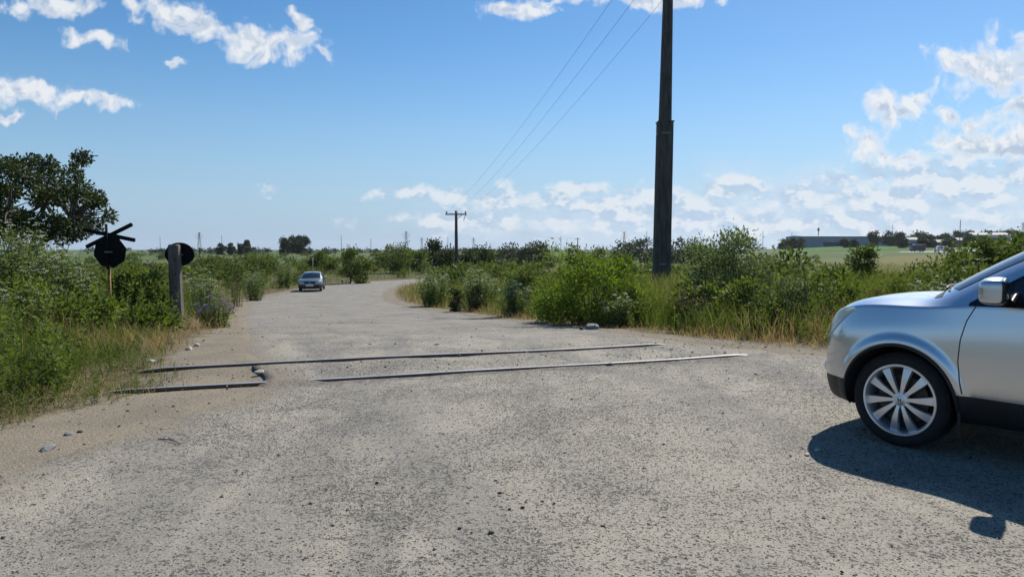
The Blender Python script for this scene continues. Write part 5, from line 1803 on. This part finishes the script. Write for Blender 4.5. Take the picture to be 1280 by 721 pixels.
class Car:
    def __init__(self, net, wheels, wr, arch, flare=0.022, level=3, black_z=0.455):
        self.arch = arch
        vs, idx = [], {}
        for i, c in enumerate(net):
            for j, (s, y, z) in enumerate(c):
                if y == 0:
                    idx[i, j, 0] = idx[i, j, 1] = len(vs); vs.append((s, 0, z))
                else:
                    idx[i, j, 0] = len(vs); vs.append((s, y, z))
                    idx[i, j, 1] = len(vs); vs.append((s, -y, z))
        nc, nr = len(net), len(net[0])
        fs = []
        def face(*v):
            w = []
            for a in v:
                if a not in w: w.append(a)
            if len(w) > 2: fs.append(tuple(w))
        for i in range(nc - 1):
            for j in range(nr - 1):
                face(idx[i, j, 0], idx[i + 1, j, 0], idx[i + 1, j + 1, 0], idx[i, j + 1, 0])
                face(idx[i, j, 1], idx[i, j + 1, 1], idx[i + 1, j + 1, 1], idx[i + 1, j, 1])
        for i in (0, nc - 1):
            for j in range(nr - 1):
                face(idx[i, j, 0], idx[i, j + 1, 0], idx[i, j + 1, 1], idx[i, j, 1])
        me = bpy.data.meshes.new('car_net')
        me.from_pydata(vs, [], fs)
        bm = bmesh.new(); bm.from_mesh(me)
        bmesh.ops.recalc_face_normals(bm, faces=bm.faces)
        cl = bm.edges.layers.float.new('crease_edge')
        bm.verts.ensure_lookup_table()
        for i in range(1, min(nc - 1, 11)):
            for j, w in ((6, 0.62), (5, 0.25), (3, 0.3)):
                for sd in (0, 1):
                    e = bm.edges.get((bm.verts[idx[i, j, sd]], bm.verts[idx[i + 1, j, sd]]))
                    if e: e[cl] = w
        bm.to_mesh(me); bm.free()
        o = bpy.data.objects.new('car_net', me); COL.objects.link(o)
        md = o.modifiers.new('s', 'SUBSURF'); md.levels = level; md.render_levels = level
        sm = eval_mesh(o)
        # wheel-arch flares and a pressed crease along the flank
        for v in sm.vertices:
            s, y, z = v.co
            if abs(y) > 0.6:
                for ws in wheels:
                    d = hypot(s - ws, z - wr)
                    v.co.y += (1 if y > 0 else -1) * flare * float(sstep(d, arch - 0.03, arch + 0.01) * (1 - sstep(d, arch + 0.03, arch + 0.10)))
        bpy.data.objects.remove(o)
        self.smooth = sm
        bm = bmesh.new(); bm.from_mesh(sm)
        self.bvh = BVHTree.FromBMesh(bm); bm.free()
        ob = bpy.data.objects.new('car_shell', sm); COL.objects.link(ob)
        cut = []
        for ws in wheels:
            for sd in (-1, 1):
                m = MB(); m.lathe([(0.0, 0.50 * sd), (arch, 0.50 * sd), (arch, 1.2 * sd), (0.0, 1.2 * sd)], 64, 'y', (ws, 0, wr))
                c = m.build('cutter', None); cut.append(c)
                bm = bmesh.new(); bm.from_mesh(c.data); bmesh.ops.remove_doubles(bm, verts=bm.verts, dist=1e-5); bmesh.ops.recalc_face_normals(bm, faces=bm.faces); bm.to_mesh(c.data); bm.free()
                md = ob.modifiers.new('b', 'BOOLEAN'); md.object = c; md.operation = 'DIFFERENCE'; md.solver = 'EXACT'
        cm = eval_mesh(ob)
        for c in cut: bpy.data.objects.remove(c)
        bpy.data.objects.remove(ob)
        self.parts = {}
        def cls(f):
            c = f.calc_center_median()
            for ws in wheels:
                d = hypot(c.x - ws, c.z - wr)
                if d < arch + 0.004 and 0.49 < abs(c.y) < 1.2:
                    return 1
            return 1 if c.z < black_z else 0
        for key in (0, 1):
            bm = bmesh.new(); bm.from_mesh(cm)
            bmesh.ops.delete(bm, geom=[f for f in bm.faces if cls(f) != key], context='FACES')
            m = bpy.data.meshes.new('shell')
            bm.to_mesh(m); bm.free()
            m.polygons.foreach_set('use_smooth', [True] * len(m.polygons))
            m.materials.clear()
            self.parts[key] = m
    def hit(self, o, d):
        h = self.bvh.ray_cast(Vector(o), Vector(d).normalized())
        return (h[0], h[1]) if h[0] is not None else None
    def side(self, s, z, sd):
        return self.hit((s, 2.0 * sd, z), (0, -sd, 0))
    def patch(self, name, mat, root, lower, upper, sd=1, nu=24, nv=6, off=0.003, mode='side', thick=0.0):
        def lerp(poly, t):
            L = [0.0]
            for a, b in zip(poly, poly[1:]): L.append(L[-1] + max(1e-6, hypot(b[0] - a[0], b[1] - a[1])))
            q = t * L[-1]
            for k in range(len(poly) - 1):
                if q <= L[k + 1] + 1e-9:
                    u = (q - L[k]) / (L[k + 1] - L[k])
                    return (poly[k][0] + (poly[k + 1][0] - poly[k][0]) * u, poly[k][1] + (poly[k + 1][1] - poly[k][1]) * u)
            return poly[-1]
        V = {}; vs = []
        for i in range(nu + 1):
            a = lerp(lower, i / nu); b = lerp(upper, i / nu)
            for j in range(nv + 1):
                t = j / nv
                p, q = a[0] + (b[0] - a[0]) * t, a[1] + (b[1] - a[1]) * t
                if mode == 'side': h = self.side(p, q, sd)
                elif mode == 'front': h = self.hit((-2.0, p, q), (1, 0, 0))
                elif mode == 'top': h = self.hit((p, q, 3.0), (0, 0, -1))
                elif mode == 'rear': h = self.hit((7.0, p, q), (-1, 0, 0))
                else: h = self.hit((p - 2.0 * cos(mode_angle), sd * (q), 0), (1, 0, 0))
                if h is None: continue
                V[i, j] = len(vs); vs.append(h[0] + h[1] * off)
        fs = []
        for i in range(nu):
            for j in range(nv):
                k = [(i, j), (i + 1, j), (i + 1, j + 1), (i, j + 1)]
                if all(q in V for q in k):
                    pts = [vs[V[q]] for q in k]
                    fs.append(tuple(V[q] for q in k))
        mb = MB(); mb.add(vs, fs)
        me = bpy.data.meshes.new(name)
        me.from_pydata([tuple(v) for v in vs], [], fs)
        bm = bmesh.new(); bm.from_mesh(me)
        bmesh.ops.remove_doubles(bm, verts=bm.verts, dist=1e-5)
        bmesh.ops.recalc_face_normals(bm, faces=bm.faces)
        bm.to_mesh(me); bm.free()
        o = link_mesh(name, me, mat, root, True)
        return o
    def seam(self, mb, pts, sd, rad=0.005, n=8):
        path = []
        for a, b in zip(pts, pts[1:]):
            for k in range(n):
                t = k / n
                h = self.side(a[0] + (b[0] - a[0]) * t, a[1] + (b[1] - a[1]) * t, sd)
                if h: path.append(h[0] + h[1] * (rad * -0.35))
        if len(path) > 2: mb.tube(path, rad, 6)

def make_wheel(root, s, y, z, R, W, rimR, sd, spokes=10, detail=True, name='wheel'):
    """axle along y; sd = outward side"""
    w = bpy.data.objects.new(name, None); COL.objects.link(w); w.parent = root
    w.location = (s, y, z); w.empty_display_size = 0.1
    h = W / 2
    n = 64 if detail else 28
    t = MB()
    prof = [(rimR, -h * 0.85), (rimR + 0.02, -h * 0.95), (R * 0.86, -h), (R * 0.95, -h * 0.93), (R * 0.985, -h * 0.78)]
    for k in range(5):
        a = -0.66 + k * 0.33
        prof += [(R * 0.997, h * (a - 0.11)), (R, h * (a - 0.09)), (R, h * (a + 0.09)), (R * 0.997, h * (a + 0.11)), (R * 0.978, h * (a + 0.12)), (R * 0.978, h * (a + 0.20))] if detail else [(R, h * a)]
    prof += [(R * 0.985, h * 0.80), (R * 0.95, h * 0.93), (R * 0.86, h), (rimR + 0.02, h * 0.95), (rimR, h * 0.85)]
    t.lathe(prof, n, 'y'); t.build('tyre', M_TYRE, w, True)
    o = sd * h
    rm = MB()
    rm.lathe([(rimR + 0.008, o * 0.90), (rimR + 0.004, o * 0.97), (rimR - 0.010, o * 0.97), (rimR - 0.016, o * 0.86), (rimR - 0.026, o * 0.70), (rimR - 0.028, -o * 0.85), (rimR + 0.004, -o * 0.9)], n, 'y')
    hub = 0.058
    for k in range(spokes):
        a0 = 2 * pi * k / spokes + 0.10
        sw = (0.05 if k % 2 else -0.05)
        N = 6
        vs = []
        for i in range(N + 1):
            u = i / N
            r = hub * 0.8 + (rimR - 0.012 - hub * 0.8) * u
            a = a0 + sw * 0.6 * u + 0.03 * u * u
            half = 0.013 + 0.026 * u ** 1.1
            yy = o * (0.80 + 0.10 * sin(pi * u) - 0.04 * u)
            c, sn = cos(a), sin(a)
            for (q, dy) in ((-half, -0.022 * sd), (-half * 0.8, 0.0), (half * 0.8, 0.0), (half, -0.022 * sd)):
                vs.append((r * c - q * sn, yy + dy, r * sn + q * c))
        fs = []
        for i in range(N):
            for q in range(4):
                q2 = (q + 1) % 4
                fs.append((i * 4 + q, i * 4 + q2, (i + 1) * 4 + q2, (i + 1) * 4 + q))
        fs.append((0, 1, 2, 3)); fs.append((N * 4, N * 4 + 1, N * 4 + 2, N * 4 + 3))
        rm.add(vs, fs)
    rm.lathe([(0.0, o * 0.80), (0.045, o * 0.80), (hub, o * 0.74), (hub + 0.01, o * 0.60)], 32, 'y')
    rim = rm.build('rim', M_ALLOY if detail else M_DULL, w, True)
    md = rim.modifiers.new('e', 'EDGE_SPLIT'); md.split_angle = radians(38)
    d = MB(); d.lathe([(0.0, o * 0.30), (rimR * 0.70, o * 0.30), (rimR * 0.70, o * 0.18), (0.0, o * 0.18)], 40, 'y'); d.build('brake_disc', M_DISC, w)
    b = MB(); b.lathe([(0.0, -o * 0.2), (rimR - 0.028, -o * 0.2)], 32, 'y'); b.build('back_plate', M_BLACK, w)
    if detail:
        for k in range(5):
            a = 2 * pi * k / 5 + 0.26
            nb = MB(); nb.lathe([(0.0, o * 0.76), (0.011, o * 0.76), (0.013, o * 0.70), (0.013, o * 0.62)], 10, 'y', (0.056 * cos(a) * 1.25, 0, 0.056 * sin(a) * 1.25)); nb.build('lug_nut', M_DISC, w)
        cp = MB(); cp.lathe([(0.0, o * 0.83), (0.026, o * 0.825), (0.031, o * 0.80), (0.031, o * 0.76)], 32, 'y'); cp.build('centre_cap', M_ALLOY, w, True)
        # small raised letter-like badge of two posts and a bar
        bd = MB()
        yy = o * 0.845
        for sx in (-1, 1):
            bd.prism([(sx * 0.006, -0.012), (sx * 0.011, -0.012), (sx * 0.014, 0.013), (sx * 0.009, 0.013)], yy - 0.003, yy + 0.003, lambda u, v, tt: (u, tt, v))
        bd.box((0, yy, 0.0), (0.016, 0.006, 0.005))
        bd.build('badge', M_DISC, w)
    return w

def mirror(root, s, y, z, sd, mat, k=1.0):
    """rounded housing, glass on the rear face, arm to the door"""
    bm = bmesh.new()
    bmesh.ops.create_cube(bm, size=2.0)
    bmesh.ops.subdivide_edges(bm, edges=bm.edges, cuts=6, use_grid_fill=True)
    for v in bm.verts:
        c = Vector(v.co)
        e = 6.5
        n = (abs(c.x) ** e + abs(c.y) ** e + abs(c.z) ** e) ** (1 / e)
        c /= n
        x = c.x
        taper = 1.0 - 0.20 * max(0, -x) ** 1.5
        v.co = Vector((x * 0.088 * k + 0.02 * c.y * sd * 0, c.y * 0.125 * k * taper, (c.z * 0.094 * taper + (0.012 if c.z > 0 else 0) - 0.012 * (c.y * sd)) * k))
    me = bpy.data.meshes.new('mirror')
    bm.to_mesh(me); bm.free()
    o = link_mesh('mirror', me, mat, root, True)
    o.location = (s, y, z)
    o.rotation_euler = (0, 0, -0.22 * sd)
    g = MB(); g.box((0.085 * k, 0, 0.0), (0.010, 0.205 * k, 0.145 * k)); gl = g.build('mirror_glass', M_GLASS, o, bevel=0.02, seg=3)
    r = MB(); r.box((0.075 * k, 0, 0), (0.022, 0.235 * k, 0.175 * k)); r.build('mirror_rim', M_BLACK, o, bevel=0.03, seg=3)
    a = MB(); a.tube([(0.03, -0.08 * sd * k, -0.045 * k), (0.05, -0.20 * sd * k, -0.085 * k)], [0.04 * k, 0.045 * k], 10); a.build('mirror_arm', M_BLACK, o, True)
    t = MB()
    t.box((-0.070 * k, 0.045 * sd * k, 0.004 * k), (0.022, 0.15 * k, 0.05 * k)); t.build('indicator', M_AMBER, o, bevel=0.008)
    return o

def suv():
    th = radians(SUV_YAW)
    W = gz(1121, 556.5)
    c, s_ = cos(-th), sin(-th)
    lx, ly = 0.90, -0.87
    ox = W.x - (lx * c - ly * s_)
    oy = W.y - (lx * s_ + ly * c)
    root = thing('parked_car', 'silver sport utility car cut off by the right edge', 'car', (ox, oy, float(base_z(W.x, W.y))), -th)
    wr = 0.352
    car = Car(suv_net(), (0.90, 3.52), wr, 0.412, 0.020, 4)
    link_mesh('body', car.parts[0], M_SILVER_PAINT, root)
    link_mesh('lower_cladding_or_shade', car.parts[1], M_BLACK, root)
    for sd in (-1, 1):
        # dark window band, then panes
        car.patch('window_frame', M_TRIM, root, [(1.36, 1.085), (2.2, 1.10), (3.2, 1.135), (3.92, 1.20)], [(1.36, 1.105), (1.56, 1.24), (1.82, 1.41), (2.12, 1.525), (2.75, 1.565), (3.3, 1.545), (3.92, 1.22)], sd, 60, 8, 0.004)
        car.patch('quarter_window', M_GLASS, root, [(1.425, 1.115), (1.58, 1.118)], [(1.435, 1.128), (1.58, 1.222)], sd, 8, 4, 0.009)
        car.patch('window', M_GLASS, root, [(1.615, 1.120), (2.44, 1.135)], [(1.615, 1.245), (1.85, 1.400), (2.12, 1.500), (2.44, 1.528)], sd, 30, 8, 0.009)
        car.patch('window', M_GLASS, root, [(2.56, 1.138), (3.26, 1.165)], [(2.56, 1.535), (2.75, 1.540), (3.22, 1.522)], sd, 24, 8, 0.009)
        car.patch('quarter_window', M_GLASS, root, [(3.34, 1.17), (3.84, 1.21)], [(3.32, 1.505), (3.50, 1.47), (3.82, 1.25)], sd, 14, 6, 0.009)
        m = MB()
        car.seam(m, [(1.405, 1.085), (1.355, 0.98), (1.325, 0.85), (1.315, 0.70), (1.33, 0.57), (1.352, 0.46)], sd)
        m.build('door_seam', M_BLACK, root)
        m = MB()
        car.seam(m, [(2.50, 1.12), (2.50, 0.80), (2.49, 0.46)], sd)
        m.build('door_seam', M_BLACK, root)
        m = MB()
        car.seam(m, [(3.30, 1.16), (3.36, 0.95), (3.22, 0.80), (3.10, 0.62), (3.06, 0.46)], sd)
        m.build('door_seam', M_BLACK, root)
        # black lip round each arch
        for ws in (0.90, 3.52):
            m = MB(); path = []
            for k in range(49):
                a = radians(-12 + 204 * k / 48)
                q = car.side(ws + 0.417 * cos(a), wr + 0.417 * sin(a), sd)
                if q and abs(q[0].y) > 0.6: path.append(q[0] + q[1] * 0.002)
            m.tube(path, 0.013, 6); m.build('arch_trim', M_BLACK, root, True)
        # headlamp wrapping the corner
        car.patch('headlight', M_LENS, root, [(0.215, 0.735), (0.28, 0.765), (0.36, 0.84), (0.45, 0.935), (0.53, 1.005)], [(0.217, 0.80), (0.27, 0.92), (0.35, 0.985), (0.44, 1.012), (0.53, 1.022)], sd, 22, 8, 0.006)
        h = MB()
        for s0, zc in ((2.30, 0.93), (3.10, 0.96)):
            q = car.side(s0, zc, sd)
            h2 = MB(); h2.tube([q[0] + Vector((-0.09, 0, 0)), q[0] + Vector((-0.06, 0.035 * sd, 0)), q[0] + Vector((0.06, 0.035 * sd, 0)), q[0] + Vector((0.09, 0, 0))], 0.013, 8); h2.build('door_handle', M_SILVER_PAINT, root, True)
        mirror(root, 1.56, 1.035 * sd, 1.20, sd, M_SILVER_PAINT, 0.84)
        car.patch('tail_light', M_RED, root, [(4.05, 1.0), (4.36, 1.0)], [(4.12, 1.45), (4.26, 1.40)], sd, 8, 8, 0.006)
        fl = car.hit((-1, sd * 0.60, 0.50), (1, 0, 0))
        if fl:
            m = MB(); m.lathe([(0.0, -0.004), (0.04, -0.003), (0.045, 0.0), (0.045, 0.02)], 20, 'x', tuple(fl[0])); m.build('fog_light', M_CHROME, root, True)
        for ws in (0.90, 3.52):
            make_wheel(root, ws, 0.755 * sd, wr, 0.352, 0.228, 0.262, sd)
        # mud flap behind the front wheel
        m = MB(); m.box((1.325, 0.80 * sd, 0.30), (0.02, 0.18, 0.28)); m.build('mud_flap', M_BLACK, root, bevel=0.005)
    car.patch('windscreen', M_SCREEN, root, [(-0.75, 1.185), (-0.4, 1.205), (0, 1.215), (0.4, 1.205), (0.75, 1.185)], [(-0.625, 1.545), (-0.35, 1.60), (0, 1.615), (0.35, 1.60), (0.625, 1.545)], 1, 40, 14, 0.004, 'front')
    m = MB()
    for y0, y1 in ((-0.62, 0.0), (0.05, 0.6)):
        pts = []
        for k in range(9):
            yy = y0 + (y1 - y0) * k / 8
            q = car.hit((-1, yy, 1.165 + 0.022 * (1 - abs(yy))), (1, 0, 0))
            if q: pts.append(q[0] + q[1] * 0.018)
        w = MB(); w.tube(pts, 0.010, 6); w.build('wiper', M_BLACK, root)
    car.patch('cowl_panel', M_BLACK, root, [(1.06, -0.70), (0.985, -0.35), (0.965, 0), (0.985, 0.35), (1.06, 0.70)], [(1.13, -0.74), (1.02, -0.35), (0.99, 0), (1.02, 0.35), (1.13, 0.74)], 1, 30, 3, 0.003, 'top')
    car.patch('grille', M_TRIM, root, [(-0.48, 0.655), (0, 0.645), (0.48, 0.655)], [(-0.50, 0.80), (0, 0.815), (0.50, 0.80)], 1, 24, 6, 0.005, 'front')
    for zc in (0.70, 0.755):
        path = [car.hit((-1, -0.46 + 0.92 * k / 12, zc), (1, 0, 0))[0] + Vector((-0.01, 0, 0)) for k in range(13)]
        b = MB(); b.tube(path, 0.012, 6); b.build('grille_bar', M_CHROME, root, True)
    m = MB(); m.box((0.116, 0, 0.54), (0.02, 0.52, 0.11)); m.build('number_plate', M_PLATE, root, bevel=0.004)
    m = MB(); m.tube([(2.35, -0.56, 1.66), (2.5, -0.56, 1.70), (3.6, -0.56, 1.695), (3.75, -0.56, 1.64)], 0.016, 8); m.build('roof_rail', M_TRIM, root, True)
    m = MB(); m.tube([(2.35, 0.56, 1.66), (2.5, 0.56, 1.70), (3.6, 0.56, 1.695), (3.75, 0.56, 1.64)], 0.016, 8); m.build('roof_rail', M_TRIM, root, True)
    m = MB(); m.box((2.3, 0, 0.30), (3.6, 1.3, 0.14)); m.build('underbody', M_BLACK, root)
SUV_YAW = 53
suv()

def saloon():
    D = 52.5
    x, y = gp(386.5, D)
    bx, by = -0.175, 0.985
    root = thing('saloon_car', 'pale grey saloon with dark windscreen parked facing us at the bend', 'car', (x, y, float(base_z(x, y)) + 0.0), atan2(by, bx))
    wr = 0.305
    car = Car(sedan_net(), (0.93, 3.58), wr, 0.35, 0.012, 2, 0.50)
    link_mesh('body', car.parts[0], M_GREY_PAINT, root)
    link_mesh('lower_cladding_or_shade', car.parts[1], M_BLACK, root)  # black up to the headlights: shade of the backlit front put into the colour
    for sd in (-1, 1):
        car.patch('window', M_GLASS, root, [(1.58, .885), (2.5, .90)], [(1.60, .90), (1.95, 1.16), (2.25, 1.27), (2.5, 1.29)], sd, 20, 6, 0.004)
        car.patch('window', M_GLASS, root, [(2.58, .90), (3.4, .925)], [(2.58, 1.295), (3.2, 1.27), (3.42, 1.12)], sd, 20, 6, 0.004)
        car.patch('headlight', M_LENS, root, [(0.44 * sd, .60), (0.70 * sd, .61)], [(0.42 * sd, .70), (0.71 * sd, .73)], sd, 10, 5, 0.006, 'front')
        mirror(root, 1.70, 0.97 * sd, 0.965, sd, M_GREY_PAINT, 0.85)
        for ws in (0.93, 3.58):
            make_wheel(root, ws, 0.725 * sd, wr, 0.305, 0.195, 0.20, sd, 10, False)
        car.patch('tail_light', M_RED, root, [(0.50 * sd, .70), (0.72 * sd, .70)], [(0.50 * sd, .84), (0.70 * sd, .84)], sd, 6, 4, 0.006, 'rear')
    car.patch('windscreen', M_GLASS, root, [(-0.70, .945), (0, .975), (0.70, .945)], [(-0.58, 1.30), (0, 1.355), (0.58, 1.30)], 1, 24, 10, 0.004, 'front')
    car.patch('grille', M_TRIM, root, [(-0.36, .58), (0, .575), (0.36, .58)], [(-0.38, .695), (0, .71), (0.38, .695)], 1, 14, 4, 0.006, 'front')
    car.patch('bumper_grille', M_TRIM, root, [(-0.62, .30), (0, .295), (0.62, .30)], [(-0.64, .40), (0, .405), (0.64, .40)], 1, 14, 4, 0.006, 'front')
    q = car.hit((-1, 0, 0.645), (1, 0, 0))[0]
    m = MB(); m.lathe([(0.03, 0.0), (0.045, -0.008), (0.05, 0.0)], 16, 'x', (q.x - 0.012, 0, 0.645)); m.build('badge', M_CHROME, root, True)
    m = MB(); m.box((-0.015, 0, 0.47), (0.02, 0.52, 0.11)); m.build('number_plate', M_PLATE, root, bevel=0.004)
    m = MB(); m.tube([(2.3, -0.05, 1.38), (2.34, -0.05, 1.9), (2.42, -0.05, 2.45)], [0.022, 0.016, 0.010], 6); m.build('whip_aerial', M_PLATE, root, True)
saloon()

def boxy_vehicle(px, D, length, height, width, body_m, label, name, cat, cab=0.28, low_cargo=False, face=-1):
    x, y = gp(px, D)
    z = float(gh(x, y)) + 0.10
    r = thing(name, label, cat, (x, y, z))
    f = face
    def fr(u, v, t): return (u * f, t, v)
    L, H = length / 2, height
    hood = H * 0.55
    c0 = L - length * cab
    cargo_h = H if not low_cargo else H * 0.55
    prof = [(-L, 0.45), (L, 0.45), (L, hood * 0.9), (L - 0.25, hood), (L - length * cab * 0.55, H * 0.96), (c0, H), (c0, cargo_h), (-L, cargo_h)]
    if not low_cargo: prof.pop(6)
    mb = MB(); mb.prism(prof, -width / 2, width / 2, fr); mb.build('body', body_m, r, bevel=0.06)
    for sd in (-1, 1):
        mb = MB(); mb.prism([(c0 + 0.15, hood), (L - length * cab * 0.35, hood), (L - length * cab * 0.60, H * 0.9), (c0 + 0.15, H * 0.9)], sd * width / 2 - 0.02, sd * width / 2 + 0.02, fr); mb.build('window', M_WINDOW, r)
        for u in (-L * 0.62, L * 0.62):
            mb = MB(); mb.lathe([(0, -0.12), (0.36, -0.12), (0.38, 0), (0.36, 0.12), (0, 0.12)], 20, 'y', (u * f, sd * (width / 2 - 0.08), 0.36)); mb.build('wheel', M_TYRE, r)
M_DTRUCK = simple('dark_lorry_paint', (0.045, 0.05, 0.06), 0.4)
boxy_vehicle(1146, 334, 6.2, 3.3, 2.4, M_DTRUCK, 'dark lorry on the far road left of the white van', 'lorry', 'lorry', 0.30)
boxy_vehicle(1175.5, 336, 5.4, 2.5, 2.0, M_WHITE, 'white van on the far road beside the short dark pole', 'van', 'van', 0.30)
boxy_vehicle(1188, 338, 3.6, 1.5, 1.7, M_WHITE, 'small white car on the far road right of the van', 'far_car', 'car', 0.45)

# ------------------------------------------------------------------ the air between us and the far plain
def haze():
    m, nt, out = new_mat('thin_summer_haze')
    g = NG(nt)
    v = g.n('ShaderNodeVolumePrincipled')
    v.inputs['Color'].default_value = (0.86, 0.92, 1.0, 1)
    v.inputs['Density'].default_value = 0.000055
    v.inputs['Anisotropy'].default_value = 0.3
    g.l(v.outputs[0], out.inputs['Volume'])
    mb = MB()
    mb.box((0, 0, 35), (18400, 18400, 110))
    o = mb.build('haze', m)
    tag(o, kind='stuff')
haze()
